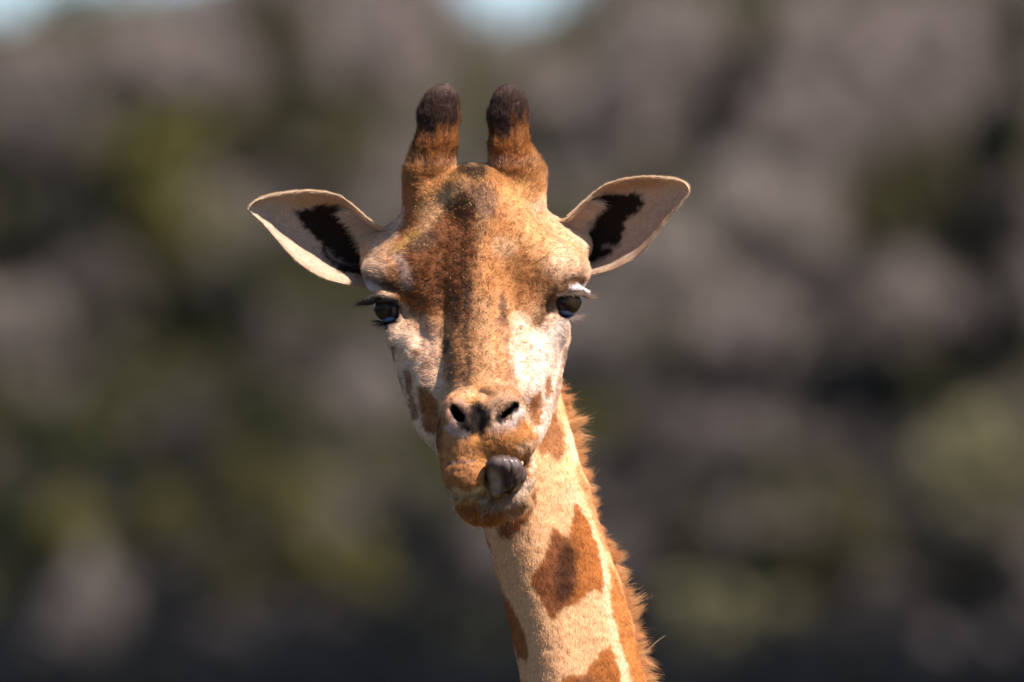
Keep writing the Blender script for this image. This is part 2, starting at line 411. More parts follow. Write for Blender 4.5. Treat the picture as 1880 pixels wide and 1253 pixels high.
def chain(F, pts, k=10, mode='add'):
    for a, b in zip(pts[:-1], pts[1:]): cap(F, a[:3], b[:3], a[3], b[3], k, mode)

def smooth_table(rows, n=600):
    r = np.array(rows, float); t = r[:, 0]; tt = np.linspace(t[0], t[-1], n); out = [tt]
    for c in range(1, r.shape[1]):
        v = r[:, c]; m = np.gradient(v, t)
        i = np.clip(np.searchsorted(t, tt) - 1, 0, len(t) - 2); h = t[i + 1] - t[i]; s_ = (tt - t[i]) / h
        out.append((2 * s_**3 - 3 * s_**2 + 1) * v[i] + (s_**3 - 2 * s_**2 + s_) * h * m[i] + (-2 * s_**3 + 3 * s_**2) * v[i + 1] + (s_**3 - s_**2) * h * m[i + 1])
    return out
def loft(F, rows, n=2.3, m=2.2, k=20):
    """rows: py, left px, right px, front y, back y, y where widest"""
    T = smooth_table(rows); z0, z1 = rows[0][0], rows[-1][0]
    lo = (min(r[1] for r in rows) - 40, min(r[3] for r in rows) - 40, z0 - 30); hi = (max(r[2] for r in rows) + 40, max(r[4] for r in rows) + 40, z1 + 30)
    h = F.h
    def fn(X, Y, Z):
        zz = Z.ravel()
        L, R, A, B, Wd = (np.interp(zz, T[0], T[i])[None, None, :] for i in (1, 2, 3, 4, 5))
        cx = (L + R) / 2; hw = (R - L) / 2
        hd = np.where(Y < Wd, Wd - A, B - Wd)
        q = (np.abs((X - cx) / hw) ** n + np.abs((Y - Wd) / hd) ** m)
        f = q ** (1.0 / ((n + m) / 2)) - 1.0
        f = np.broadcast_to(f, (X.shape[0], Y.shape[1], Z.shape[2])).astype(np.float32)
        g = np.gradient(f, h); gm = np.sqrt(g[0]**2 + g[1]**2 + g[2]**2) + 1e-4
        d = f / gm
        d = np.clip(d, -60, 60)
        end = np.maximum(z0 - Z, Z - z1)
        kk = 24.0; hh = np.maximum(kk - np.abs(d - end), 0) / kk
        return np.maximum(d, end) + hh * hh * kk * 0.25
    F.op(lo, hi, fn, k)

def surface_nets(F, lo, h):
    s = F < 0
    n = F.shape
    mixed = np.zeros((n[0]-1, n[1]-1, n[2]-1), bool); cnt = np.zeros(mixed.shape, np.int8)
    for i in (0, 1):
        for j in (0, 1):
            for k in (0, 1):
                cnt += s[i:n[0]-1+i, j:n[1]-1+j, k:n[2]-1+k]
    mixed = (cnt > 0) & (cnt < 8)
    cells = np.argwhere(mixed); idx = np.full(mixed.shape, -1, np.int32); idx[mixed] = np.arange(len(cells))
    acc = np.zeros((len(cells), 3)); num = np.zeros(len(cells))
    cor = [(i, j, k) for i in (0, 1) for j in (0, 1) for k in (0, 1)]
    val = {c: F[cells[:, 0] + c[0], cells[:, 1] + c[1], cells[:, 2] + c[2]].astype(np.float64) for c in cor}
    for c in cor:
        for a in range(3):
            if c[a] == 0:
                d = list(c); d[a] = 1; d = tuple(d)
                v0, v1 = val[c], val[d]; x = (v0 < 0) != (v1 < 0)
                t = np.where(x, v0 / np.where(v0 - v1 == 0, 1, v0 - v1), 0)
                p = np.array(c, float)[None, :].repeat(len(cells), 0); p[:, a] = t
                acc[x] += p[x]; num[x] += 1
    P = (cells + acc / num[:, None]) * h + lo
    faces = []
    for a in range(3):
        b, c = [(1, 2), (2, 0), (0, 1)][a]
        s0 = np.take(s, range(0, n[a]-1), a); s1 = np.take(s, range(1, n[a]), a)
        for flip in (False, True):
            e = np.argwhere((s0 & ~s1) if not flip else (~s0 & s1))
            e = e[(e[:, b] > 0) & (e[:, c] > 0) & (e[:, b] < n[b]-1) & (e[:, c] < n[c]-1)]
            q = []
            for db, dc in ((0, 0), (1, 0), (1, 1), (0, 1)):
                f = e.copy(); f[:, b] -= db; f[:, c] -= dc; q.append(idx[f[:, 0], f[:, 1], f[:, 2]])
            q = np.stack(q, 1); q = q[(q >= 0).all(1)]
            faces.append(q[:, ::-1] if flip else q)
    return P, np.concatenate(faces)
def relax(P, Q, it=2, f=0.5):
    E = np.concatenate([Q[:, [0, 1]], Q[:, [1, 2]], Q[:, [2, 3]], Q[:, [3, 0]]]); n = len(P)
    deg = np.bincount(E[:, 0], minlength=n) + np.bincount(E[:, 1], minlength=n)
    for _ in range(it):
        A = np.stack([np.bincount(E[:, 0], P[E[:, 1], c], n) + np.bincount(E[:, 1], P[E[:, 0], c], n) for c in range(3)], 1) / np.maximum(deg, 1)[:, None]
        P = P + (A - P) * f
    return P
def vnormals(P, Q):
    n = np.cross(P[Q[:, 2]] - P[Q[:, 0]], P[Q[:, 3]] - P[Q[:, 1]])
    N = np.zeros_like(P)
    for c in range(4):
        for a in range(3): N[:, a] += np.bincount(Q[:, c], n[:, a], len(P))
    return N / (np.linalg.norm(N, axis=1, keepdims=True) + 1e-12)

H = 3.0
F = Field((630, -330, 140), (1230, 330, 1320), H)
EYES = [dict(c=np.array([713., 566., -42.]), r=26.0, d=np.array([-0.70, 0.16, -0.69]), s=-1),
        dict(c=np.array([1041., 554., -42.]), r=26.0, d=np.array([0.70, 0.16, -0.69]), s=1)]
NECK = [(900, 540, 138, 88), (935, 700, 142, 86), (968, 850, 144, 92), (993, 965, 144, 100), (1010, 1020, 143, 103), (1036, 1100, 141, 107),
        (1054, 1170, 138, 109), (1072, 1260, 134, 111), (1110, 1400, 128, 118)]
# cranium and cheeks
loft(F, [(306, 822, 922, 34, 110, 80), (314, 792, 948, 18, 140, 80), (330, 764, 978, -2, 170, 80), (355, 746, 995, -24, 190, 80), (385, 739, 1002, -34, 200, 80), (415, 730, 1014, -42, 205, 70),
         (440, 710, 1040, -48, 205, 62), (465, 686, 1066, -52, 205, 48), (490, 674, 1076, -55, 200, 36), (512, 678, 1074, -56, 200, 30), (535, 692, 1062, -58, 195, 25), (560, 708, 1048, -62, 190, 20), (600, 714, 1045, -70, 180, 15),
         (640, 719, 1043, -80, 160, 0), (680, 730, 1033, -92, 140, -15), (720, 740, 1027, -106, 120, -30), (760, 754, 1014, -118, 90, -45), (800, 774, 994, -126, 40, -60),
         (826, 800, 970, -132, 0, -70)], 2.5, 2.0, 20)
# neck: flat fronted, as wide as it shows
for a, b in zip(NECK[:-1], NECK[1:]):
    m = 180
    lo = [min(a[i], b[i]) - m for i in (0, 2, 1)]; hi = [max(a[i], b[i]) + m for i in (0, 2, 1)]
    def fn(X, Y, Z, a=a, b=b):
        ab = np.array(b[:3], float) - np.array(a[:3], float); L2 = (ab**2).sum()
        t = np.clip(((X - a[0]) * ab[0] + (Z - a[1]) * ab[1] + (Y - a[2]) * ab[2]) / L2, 0, 1)
        r = a[3] + (b[3] - a[3]) * t
        u = X - a[0] - ab[0] * t; w = Z - a[1] - ab[1] * t; v = Y - a[2] - ab[2] * t
        uw = np.sqrt(u * u + w * w)
        return (uw ** 2.7 + np.abs(v) ** 2.7) ** (1 / 2.7) - r
    F.op(lo, hi, fn, 6)
cap(F, (962, 870, 82), (1046, 1300, 66), 34, 40, 56)      # windpipe ridge down the front of the neck
cap(F, (1046, 900, 92), (1112, 1300, 80), 22, 30, 48)
# brow to nose ridge
chain(F, [(868, 356, 2, 44), (870, 395, -6, 58), (873, 450, -14, 62), (877, 510, -32, 62), (880, 560, -58, 58), (882, 620, -90, 54), (884, 680, -132, 54), (886, 735, -172, 58)], 34)
ell(F, (868, 362, -34), (38, 46, 44), 0, 26)               # median knob of the forehead
cap(F, (868, 380, -62), (872, 560, -98), 9, 9, 22)         # sharp ridge line
# brow bulges over the eyes
ell(F, (712, 500, -26), (40, 34, 44), -22, 44); ell(F, (1040, 492, -28), (40, 36, 46), 22, 44)
cap(F, (800, 440, -30), (735, 500, -46), 40, 26, 44); cap(F, (945, 435, -30), (1016, 492, -46), 40, 26, 44)
ell(F, (972, 498, -46), (48, 52, 36), 0, 44); ell(F, (784, 504, -42), (46, 52, 34), 0, 44)
cap(F, (790, 540, -58), (742, 528, -50), 16, 13, 26); cap(F, (968, 548, -58), (1012, 522, -50), 16, 13, 26)
cap(F, (742, 610, -44), (790, 700, -96), 20, 22, 40); cap(F, (1014, 600, -44), (968, 700, -96), 20, 22, 40); cap(F, (786, 610, -52), (808, 715, -110), 24, 26, 44); cap(F, (976, 610, -52), (956, 715, -110), 24, 26, 44)   # cheekbones
cap(F, (800, 560, -58), (812, 660, -100), 22, 18, 24, ); cap(F, (962, 560, -58), (950, 660, -100), 22, 18, 24)
# hollows before the eyes
ell(F, (765, 595, -100), (8, 24, 14), -25, 26, 'sub'); ell(F, (990, 590, -100), (8, 24, 14), 25, 26, 'sub')
# jaw
cap(F, (812, 770, -40), (870, 880, -150), 30, 40, 30); cap(F, (965, 765, -40), (915, 880, -150), 30, 38, 30)
cap(F, (884, 760, -110), (892, 870, -150), 72, 58, 30)
# lower lip and chin
ell(F, (900, 906, -156), (70, 44, 54), 16, 22)
ell(F, (882, 930, -154), (46, 34, 44), 20, 18)
ell(F, (930, 906, -198), (46, 16, 32), 20, 12)
# muzzle
ell(F, (886, 768, -205), (76, 50, 62), 0, 24)
cap(F, (848, 808, -206), (930, 802, -216), 46, 44, 26)
cap(F, (905, 800, -222), (952, 809, -216), 34, 29, 30)
ell(F, (862, 846, -208), (53, 52, 50), -14, 16)
ell(F, (860, 868, -224), (47, 43, 46), -24, 5)
# nostril bulges
ell(F, (843, 762, -246), (33, 40, 26), -14, 12); ell(F, (927, 757, -246), (39, 38, 26), 16, 12)
ell(F, (846, 728, -236), (26, 13, 18), -25, 10); ell(F, (920, 722, -236), (36, 13, 18), 8, 10)
ell(F, (878, 742, -250), (16, 16, 12), 0, 10)
cap(F, (880, 762, -268), (878, 800, -262), 7, 7, 16, 'sub')
# mouth: the slit under the upper lip and the opening for the tongue
chain(F, [(826, 906, -215, 3), (838, 918, -222, 4), (862, 919, -222, 6), (888, 912, -222, 7), (905, 902, -222, 7)], 5, 'sub')
ell(F, (924, 876, -236), (38, 29, 40), -14, 10, 'sub')
# creases of the upper lip and beside the nostrils
chain(F, [(826, 845, -262, 2.0), (842, 850, -270, 2.5), (868, 846, -270, 2.5), (884, 838, -268, 2)], 6, 'sub')
cap(F, (920, 786, -222), (950, 800, -216), 28, 26, 28); cap(F, (866, 822, -214), (918, 802, -218), 40, 38, 26)
chain(F, [(900, 920, -196, 13), (928, 919, -206, 13), (952, 905, -206, 12), (967, 885, -200, 12), (973, 862, -196, 10), (972, 842, -198, 9)], 12)
chain(F, [(812, 735, -222, 3), (806, 770, -218, 3.5), (810, 800, -222, 3.5)], 9, 'sub')
chain(F, [(962, 730, -222, 3), (969, 762, -216, 3.5), (962, 792, -224, 3)], 9, 'sub')
# nostril dishes and holes
ell(F, (842, 766, -276), (17, 22, 14), -30, 8, 'sub'); ell(F, (928, 760, -276), (24, 15, 13), -38, 8, 'sub')
chain(F, [(833, 752, -262, 8), (844, 765, -252, 12), (854, 780, -250, 8)], 4, 'sub'); cap(F, (842, 765, -250), (862, 768, -210), 10, 8, 4, 'sub')
chain(F, [(946, 745, -262, 6), (930, 757, -256, 8), (914, 773, -256, 6)], 4, 'sub'); cap(F, (930, 758, -250), (912, 760, -210), 9, 8, 4, 'sub')
# horns
chain(F, [(790, 395, 92, 40), (794, 340, 66, 42), (797, 300, 46, 34), (800, 262, 44, 32), (806, 215, 46, 33), (810, 191, 46, 30)], 16)
chain(F, [(952, 395, 92, 40), (946, 340, 66, 42), (938, 300, 46, 34), (935, 262, 44, 31), (932, 215, 46, 32), (936, 190, 46, 29)], 16)
ell(F, (777, 336, 56), (27, 50, 40), 8, 30); ell(F, (966, 338, 56), (27, 50, 40), -8, 30)
ell(F, (1032, 600, -50), (14, 26, 16), 0, 20); ell(F, (722, 612, -50), (14, 26, 16), 0, 20)
# ear roots
cap(F, (745, 455, 95), (700, 462, 100), 52, 38, 24); cap(F, (1010, 448, 95), (1050, 452, 100), 52, 36, 24)
# eye lids
for e in EYES:
    c, r, d, sgn = e['c'], e['r'], e['d'] / np.linalg.norm(e['d']), e['s']
    e['d'] = d
    ell(F, tuple(c), (r + 5,) * 3, 0, 12)
    # upper lid ledge that carries the lashes
    cap(F, (c[0] - sgn * 16, c[1] - 21, c[2] - 25), (c[0] + sgn * 8, c[1] - 24, c[2] - 22), 8, 9, 9); cap(F, (c[0] + sgn * 8, c[1] - 24, c[2] - 22), (c[0] + sgn * 36, c[1] - 16, c[2] - 5), 9, 6, 9)
    m = r + 30
    def cut(X, Y, Z, c=c, r=r, d=d):
        a = np.sqrt((X - c[0])**2 + (Z - c[1])**2 + (Y - c[2])**2) - (r + 13)
        dot = (X - c[0]) * d[0] + (Z - c[1]) * d[1] + (Y - c[2]) * d[2]
        up = -(Z - c[1])
        return np.maximum(a, 0.16 * r - dot + np.maximum(up - 0.16 * r, 0) * 1.2 + np.maximum(-up - 0.95 * r, 0) * 1.6)
    F.op((c[0] - m, c[2] - m, c[1] - m), (c[0] + m, c[2] + m, c[1] + m), cut, 4, 'sub')

P, Q = surface_nets(F.F, F.lo, H)
P = relax(P, Q, 2, 0.5)
PX, PY, PD = P[:, 0].copy(), P[:, 2].copy(), P[:, 1].copy()
# small relief: skin folds and muscle
Nn = vnormals(P, Q)
rel = (vnoise(PX, PD, PY, 30, 1) - 0.5) * 2.4 + (vnoise(PX, PD, PY, 11, 2) - 0.5) * 1.3
fold = sstep(790, 830, PY) * (PD < -120)
rel += fold * (vnoise(PX * 0.35, PD, PY * 1.5 - PX * 0.5, 7, 4) - 0.5) * 1.7
nearn = np.exp(-(((PX - 842) / 40)**2 + ((PY - 765) / 40)**2)) + np.exp(-(((PX - 928) / 44)**2 + ((PY - 760) / 40)**2))
rel *= 1 - 0.8 * np.clip(nearn, 0, 1)
# orientation check: normals must point out
if (Nn[:, 1] * (PD - 20)).sum() < 0: Q = Q[:, ::-1]; Nn = -Nn
P = P + Nn * rel[:, None]

# ---------------------------------------------------------------- coat colours, laid on the skin
def seg_poly(x, y, pts):
    pts = np.array(pts, float); n = len(pts); d = np.full(x.shape, 1e9); ins = np.zeros(x.shape, bool)
    for i in range(n):
        a, b = pts[i], pts[(i + 1) % n]; ab = b - a
        t = np.clip(((x - a[0]) * ab[0] + (y - a[1]) * ab[1]) / (ab @ ab), 0, 1)
        d = np.minimum(d, np.hypot(x - a[0] - ab[0] * t, y - a[1] - ab[1] * t))
        c = ((a[1] > y) != (b[1] > y)); xx = a[0] + (y - a[1]) * (b[0] - a[0]) / (b[1] - a[1] + 1e-9)
        ins ^= c & (x < xx)
    return np.where(ins, -d, d)
def seg_line(x, y, pts):
    pts = np.array(pts, float); d = np.full(x.shape, 1e9)
    for a, b in zip(pts[:-1], pts[1:]):
        ab = b - a; t = np.clip(((x - a[0]) * ab[0] + (y - a[1]) * ab[1]) / (ab @ ab), 0, 1)
        d = np.minimum(d, np.hypot(x - a[0] - ab[0] * t, y - a[1] - ab[1] * t))
    return d

class Paint:
    def __init__(s, X, Z, Y, base, jit=5.0):
        s.x = X + (vnoise(X, Y, Z, 9, 21) - 0.5) * jit * 1.6 + (vnoise(X, Y, Z, 3.5, 22) - 0.5) * jit
        s.z = Z + (vnoise(X, Y, Z, 9, 23) - 0.5) * jit * 1.6 + (vnoise(X, Y, Z, 3.5, 24) - 0.5) * jit * 1.4
        s.col = np.array(base, float)[None, :].repeat(len(X), 0); s.gate = np.ones(len(X)); s.y = Y
        s.sp = vnoise(X, Y, Z, 6, 31)
    def put(s, m, c, a=1.0):
        m = (m * a * s.gate)[:, None]; s.col = s.col * (1 - m) + np.array(c, float) * m
    def poly(s, pts, c, soft=4, a=1.0, speck=0, grow=0):
        d = seg_poly(s.x, s.z, pts) - grow + (s.sp - 0.5) * speck; s.put(1 - sstep(-soft, soft, d), c, a)
    def line(s, pts, w, c, soft=4, a=1.0, speck=0):
        d = seg_line(s.x, s.z, pts) - w + (s.sp - 0.5) * speck; s.put(1 - sstep(-soft, soft, d), c, a)
    def blob(s, cx, cy, rx, ry, c, soft=0.3, a=1.0, rot=0, speck=0):
        ca, sa = math.cos(math.radians(rot)), math.sin(math.radians(rot)); u = s.x - cx; w = s.z - cy
        q = np.sqrt(((u * ca + w * sa) / rx)**2 + ((-u * sa + w * ca) / ry)**2) + (s.sp - 0.5) * speck
        s.put(1 - sstep(1 - soft, 1 + soft, q), c, a)

CREAM = (.72, .45, .235); WHITE = (.80, .68, .53); ORANGE = (.42, .185, .055); DARK = (.055, .032, .026); RUST = (.36, .15, .05); TAN = (.50, .275, .125)
is_neck = (PD > np.interp(PY, [560, 700, 790, 850, 900, 960, 975], [60, 50, 30, -20, -60, -80, -400])) & (PY > 560)
pt = Paint(PX, PY, PD, (.64, .47, .31))
# --- head
pt.gate = (~is_neck).astype(float)
pt.poly([(735, 420), (800, 330), (868, 320), (950, 340), (1010, 420), (1045, 480), (1035, 520), (1000, 560), (960, 600), (945, 700), (880, 735), (810, 700), (800, 600), (755, 575), (715, 530), (690, 500)], TAN, 24)
pt.poly([(745, 450), (780, 400), (835, 352), (868, 340), (884, 400), (872, 560), (868, 610), (845, 600), (810, 575), (770, 575), (735, 535), (728, 495)], (.18, .07, .027), 14, 0.95, 22)  # left forehead: rust darker than the right half, its shade painted in
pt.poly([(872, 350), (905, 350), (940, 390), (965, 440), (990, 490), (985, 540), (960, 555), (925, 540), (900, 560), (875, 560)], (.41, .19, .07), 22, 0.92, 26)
pt.blob(925, 455, 24, 20, (.62, .42, .24), 0.5, 0.6); pt.blob(955, 520, 26, 30, (.42, .2, .075), 0.5, 0.6, 20)
pt.blob(1035, 480, 34, 34, (.72, .52, .33), 0.5, 0.8); pt.blob(985, 440, 40, 26, (.62, .38, .17), 0.6, 0.6, 35)
# crown round the horn roots
pt.poly([(740, 300), (860, 310), (1000, 300), (1005, 360), (960, 380), (900, 345), (868, 338), (800, 385), (745, 440)], (.52, .28, .11), 14)
pt.poly([(770, 425), (775, 385), (815, 350), (858, 330), (868, 340), (835, 362), (800, 405), (785, 432)], (.60, .38, .20), 10, 0.85, 10)  # pale triangle: sunlit patch painted into the coat colour
pt.poly([(735, 300), (770, 300), (768, 360), (762, 420), (735, 440)], (.38, .16, .06), 10, 0.9)
pt.line([(736, 350), (733, 410), (722, 430)], 5, (.66, .5, .38), 5, 0.8)
pt.line([(1000, 400), (1040, 440), (1068, 470)], 10, (.62, .42, .22), 8, 0.8)
pt.line([(765, 430), (745, 447), (725, 462)], 6, (.55, .36, .12), 5, 0.8, 6)
pt.line([(790, 440), (765, 452)], 14, (.16, .10, .06), 9, 0.7, 8)
pt.blob(886, 372, 27, 34, (.20, .12, .08), 0.4, 0.85, 0, 0.2); pt.blob(862, 385, 14, 26, (.10, .055, .03), 0.5, 0.8, -25)
pt.line([(880, 405), (884, 425), (876, 440)], 7, (.12, .07, .05), 6, 0.8, 8)
pt.line([(858, 400), (862, 460), (858, 520)], 16, (.17, .07, .03), 12, 0.75, 10)
pt.line([(862, 520), (860, 570), (857, 625), (862, 680), (856, 710)], 7, (.10, .055, .035), 8, 0.85, 16)
pt.line([(880, 400), (884, 470), (880, 540)], 5, (.46, .25, .11), 7, 0.5, 14)
pt.poly([(870, 545), (905, 545), (900, 610), (905, 690), (880, 720), (868, 640)], (.40, .23, .115), 12, 0.8, 16)
# brows
pt.line([(684, 513), (705, 520), (735, 532), (758, 552)], 10, (.09, .05, .03), 9, 0.95, 6)
pt.line([(735, 545), (760, 562), (790, 572)], 9, (.36, .15, .05), 9, 0.8)
pt.line([(730, 470), (745, 500), (750, 520)], 10, (.42, .33, .27), 9, 0.6, 6)
pt.line([(1066, 518), (1040, 524), (1020, 540), (1000, 565), (985, 592)], 11, (.15, .07, .03), 9, 0.92, 6)
pt.blob(690, 494, 20, 22, (.66, .5, .36), 0.5, 0.9); pt.blob(682, 528, 16, 10, (.72, .68, .68), 0.4, 0.9)
pt.blob(1066, 536, 20, 12, (.84, .80, .76), 0.35, 1.0, 20)
# streaks of the brow
pt.blob(805, 552, 7, 19, (.13, .06, .03), 0.5, 0.95, -3); pt.line([(833, 545), (838, 565), (842, 590)], 6, (.12, .06, .035), 5, 0.9)
pt.blob(923, 572, 8, 32, (.16, .085, .05), 0.45, 0.95, -4); pt.blob(949, 548, 7, 20, (.34, .155, .06), 0.5, 0.9, -4)
pt.blob(940, 512, 5, 12, (.34, .155, .06), 0.5, 0.6, 10)
pt.line([(815, 600), (808, 620)], 4, (.25, .14, .08), 4, 0.8)
pt.line([(820, 628), (823, 660), (826, 692)], 8, (.24, .14, .09), 8, 0.65, 8); pt.blob(820, 637, 7, 12, (.07, .07, .04), 0.5, 0.7)
pt.line([(912, 590), (925, 620), (936, 650), (940, 690)], 8, (.36, .2, .11), 7, 0.85, 8)
pt.line([(900, 640), (912, 690), (900, 715)], 8, (.5, .3, .16), 8, 0.8, 6)
# pale face sides
pt.poly([(716, 600), (760, 605), (800, 620), (808, 700), (800, 730), (790, 820), (740, 780), (718, 700)], (.82, .63, .45), 12, 0.9)
pt.poly([(1044, 600), (1000, 600), (970, 620), (955, 700), (965, 740), (985, 830), (1020, 800), (1040, 700)], (.80, .66, .52), 12, 0.95)
pt.line([(955, 590), (948, 640), (955, 680)], 14, (.78, .62, .45), 12, 0.8)
pt.poly([(1046, 590), (1020, 585), (1005, 615), (1010, 650), (1030, 640)], (.54, .47, .39), 8, 0.8)  # greyer cream under the right eye, shade painted in
pt.line([(1003, 600), (985, 620), (970, 650)], 4, (.6, .45, .32), 5, 0.7)
pt.line([(770, 600), (785, 640), (790, 690)], 14, (.60, .38, .24), 12, 0.5)
pt.blob(763, 652, 6, 11, (.44, .24, .12), 0.4, 0.9); pt.blob(782, 675, 9, 16, (.46, .27, .15), 0.6, 0.6)
pt.line([(719, 640), (724, 662)], 4, (.26, .15, .1), 3, 0.9); pt.line([(731, 690), (737, 715)], 4, (.25, .15, .1), 3, 0.9)
pt.line([(747, 685), (752, 720), (763, 765)], 6, (.30, .17, .10), 4, 0.95)
pt.poly([(765, 712), (776, 709), (795, 722), (806, 745), (808, 790), (795, 798), (781, 790), (771, 750)], (.36, .175, .075), 4, 1)
pt.poly([(966, 745), (983, 722), (993, 720), (996, 752), (990, 778), (982, 788), (972, 770)], (.44, .225, .10), 4, 1)
pt.blob(1007, 712, 6.5, 19, (.44, .23, .11), 0.35, 1, -6)
pt.line([(1040, 640), (1032, 672)], 4, (.3, .18, .12), 3, 0.9); pt.line([(1027, 690), (1018, 740)], 3, (.42, .27, .18), 3, 0.8)
# nose
front = PD < -165
pt.gate = (~is_neck & front).astype(float)
pt.poly([(812, 712), (960, 712), (966, 770), (990, 800), (985, 850), (970, 970), (830, 970), (800, 850), (802, 760)], (.50, .245, .085), 8)
pt.line([(830, 722), (850, 714), (868, 722)], 9, (.62, .40, .22), 6, 0.9); pt.line([(895, 722), (930, 718), (955, 735)], 9, (.36, .2, .11), 7, 0.9, 6)
pt.line([(884, 700), (886, 740)], 12, (.50, .28, .13), 9, 0.8)
pt.blob(842, 764, 30, 37, (.46, .28, .16), 0.2, 0.95, -12); pt.blob(928, 760, 36, 36, (.58, .40, .25), 0.2, 0.95)
pt.line([(822, 742), (845, 738), (862, 752)], 6, (.30, .19, .12), 5, 0.85); pt.line([(905, 748), (930, 733), (952, 735)], 7, (.30, .18, .11), 6, 0.85)
pt.blob(842, 770, 19, 24, (.16, .12, .11), 0.4, 0.9, -25); pt.line([(822, 785), (838, 797), (856, 796)], 6, (.70, .60, .54), 5, 0.85)
pt.line([(908, 790), (930, 786), (950, 770), (955, 755)], 9, (.82, .73, .64), 6, 0.95)
pt.poly([(862, 745), (880, 738), (898, 748), (903, 770), (892, 790), (876, 800), (858, 796), (860, 770)], (.022, .014, .012), 6, 1.0, 6)
pt.line([(887, 722), (890, 755)], 4, (.42, .29, .2), 5, 0.5, 8)
# holes
pt.line([(833, 750), (856, 785)], 9, (.008, .006, .006), 4, 1); pt.line([(946, 745), (914, 773)], 8, (.008, .006, .006), 4, 1)
# lips
pt.line([(806, 770), (806, 820)], 7, (.17, .075, .035), 5, 0.9)
pt.line([(820, 810), (845, 815)], 14, (.44, .22, .10), 10, 0.7); pt.line([(905, 800), (950, 795)], 14, (.55, .26, .09), 10, 0.8)
pt.line([(955, 775), (968, 785)], 7, (.34, .13, .03), 6, 0.8)
pt.blob(850, 868, 36, 34, (.46, .22, .09), 0.5, 0.8)
pt.line([(955, 824), (975, 816), (984, 822)], 8, (.72, .52, .32), 8, 0.8); pt.line([(978, 838), (978, 866)], 7, (.72, .56, .38), 6, 0.9)
pt.line([(836, 902), (860, 910), (884, 903), (900, 888)], 8, (.70, .60, .34), 6, 0.95)
pt.line([(825, 850), (850, 848), (872, 845)], 3, (.12, .09, .11), 3, 0.75)
pt.line([(886, 924), (918, 926), (955, 908), (972, 888)], 12, (.54, .44, .32), 8, 0.9)
pt.line([(880, 915), (925, 914), (960, 892)], 3, (.25, .2, .17), 4, 0.8)
pt.line([(840, 925), (880, 948), (930, 945), (960, 925)], 9, (.48, .21, .055), 7, 0.9); pt.line([(930, 950), (970, 915)], 8, (.66, .48, .26), 6, 0.8)
pt.line([(826, 918), (850, 926), (876, 934)], 9, (.46, .20, .055), 5, 0.9)
r2 = np.random.default_rng(3)
for i in range(60):
    bx, by = r2.uniform(820, 900), r2.uniform(808, 898)
    pt.blob(bx, by, 1.5, 1.9, (.10, .05, .03), 0.5, 0.8)
for bx, by in ((868, 838), (860, 829), (898, 820), (917, 817), (855, 850), (905, 830)): pt.blob(bx, by, 2.8, 2.8, (.05, .025, .02), 0.4, 0.95)
pt.gate = (~is_neck).astype(float)
# eye rims: black bare skin
for e in EYES:
    dd = np.sqrt((PX - e['c'][0])**2 + (PY - e['c'][1])**2 + (PD - e['c'][2])**2)
    dot = (PX - e['c'][0]) * e['d'][0] + (PY - e['c'][1]) * e['d'][1] + (PD - e['c'][2]) * e['d'][2]
    m = (1 - sstep(e['r'] + 4, e['r'] + 8, dd)) * sstep(-14, -6, dot)
    pt.put(m, (.018, .014, .014))
    pt.line([(e['c'][0] + e['s'] * -8, e['c'][1] + 25), (e['c'][0] + e['s'] * 6, e['c'][1] + 33)], 8, (.02, .016, .016), 5, 0.9)
    pt.line([(e['c'][0] - e['s'] * 22, e['c'][1] + 8), (e['c'][0] - e['s'] * 34, e['c'][1] + 24)], 2.5, (.07, .045, .03), 3, 0.8)
# horns
hz = sstep(284, 214, PY + (vnoise(PX * 1.6, PD, PY * 0.22, 8, 41) - 0.5) * 75 - 12 * np.cos((PX - np.where(PX < 868, 780, 905)) / 22.0))
pt.put(sstep(312, 285, PY + 14 * (pt.sp - .5)), (.44, .20, .07))
pt.put(sstep(26, 8, np.minimum(np.abs(PX - 748), np.abs(PX - 996))) * sstep(355, 325, PY) * sstep(270, 290, PY), (.50, .27, .115), 0.7)
pt.put(hz * (PY < 300), (.075, .047, .038)); pt.put(sstep(200, 165, PY) * 0.7, (.17, .125, .105))
pt.line([(832, 282), (842, 302), (854, 312), (868, 316), (884, 312), (894, 302), (900, 284)], 5, (.06, .035, .025), 6, 0.95, 6)
pt.line([(845, 318), (868, 326), (890, 318)], 7, (.05, .03, .022), 6, 0.9, 6)
# --- neck
pt.gate = is_neck.astype(float)
pt.put(np.ones(len(PX)), CREAM)
pt.line([(1045, 900), (1090, 1000), (1125, 1120), (1150, 1260)], 12, (.78, .57, .36), 10, 0.6)
frontal = is_neck & (PD < np.interp(PY, [n[1] for n in NECK], [n[2] for n in NECK]) + 40)
pt.gate = frontal.astype(float)
P1 = [(1015, 965), (1030, 978), (1045, 992), (1050, 960), (1053, 928), (1063, 928), (1085, 965), (1100, 1010), (1106, 1050), (1105, 1094), (1092, 1086), (1078, 1092), (1060, 1106), (1036, 1116), (1018, 1140), (1003, 1124), (988, 1096), (975, 1070), (973, 1052), (990, 1040), (1004, 1016), (1010, 985)]
pt.poly(P1, (.35, .13, .035), 3); pt.poly([(1012, 970), (1035, 985), (1048, 1010), (1056, 1060), (1048, 1100), (1015, 1135), (990, 1095), (978, 1062), (1003, 1030)], (.19, .07, .03), 8, 0.9)
pt.blob(1038, 1052, 20, 60, (.05, .018, .007), 0.5, 0.92, 6, 0.3)
pt.poly([(1020, 1258), (1040, 1240), (1075, 1238), (1088, 1215), (1108, 1192), (1122, 1188), (1132, 1208), (1142, 1258), (1160, 1330), (1010, 1330)], (.35, .13, .035), 3)
pt.blob(1080, 1262, 30, 22, (.2, .08, .035), 0.5, 0.8)
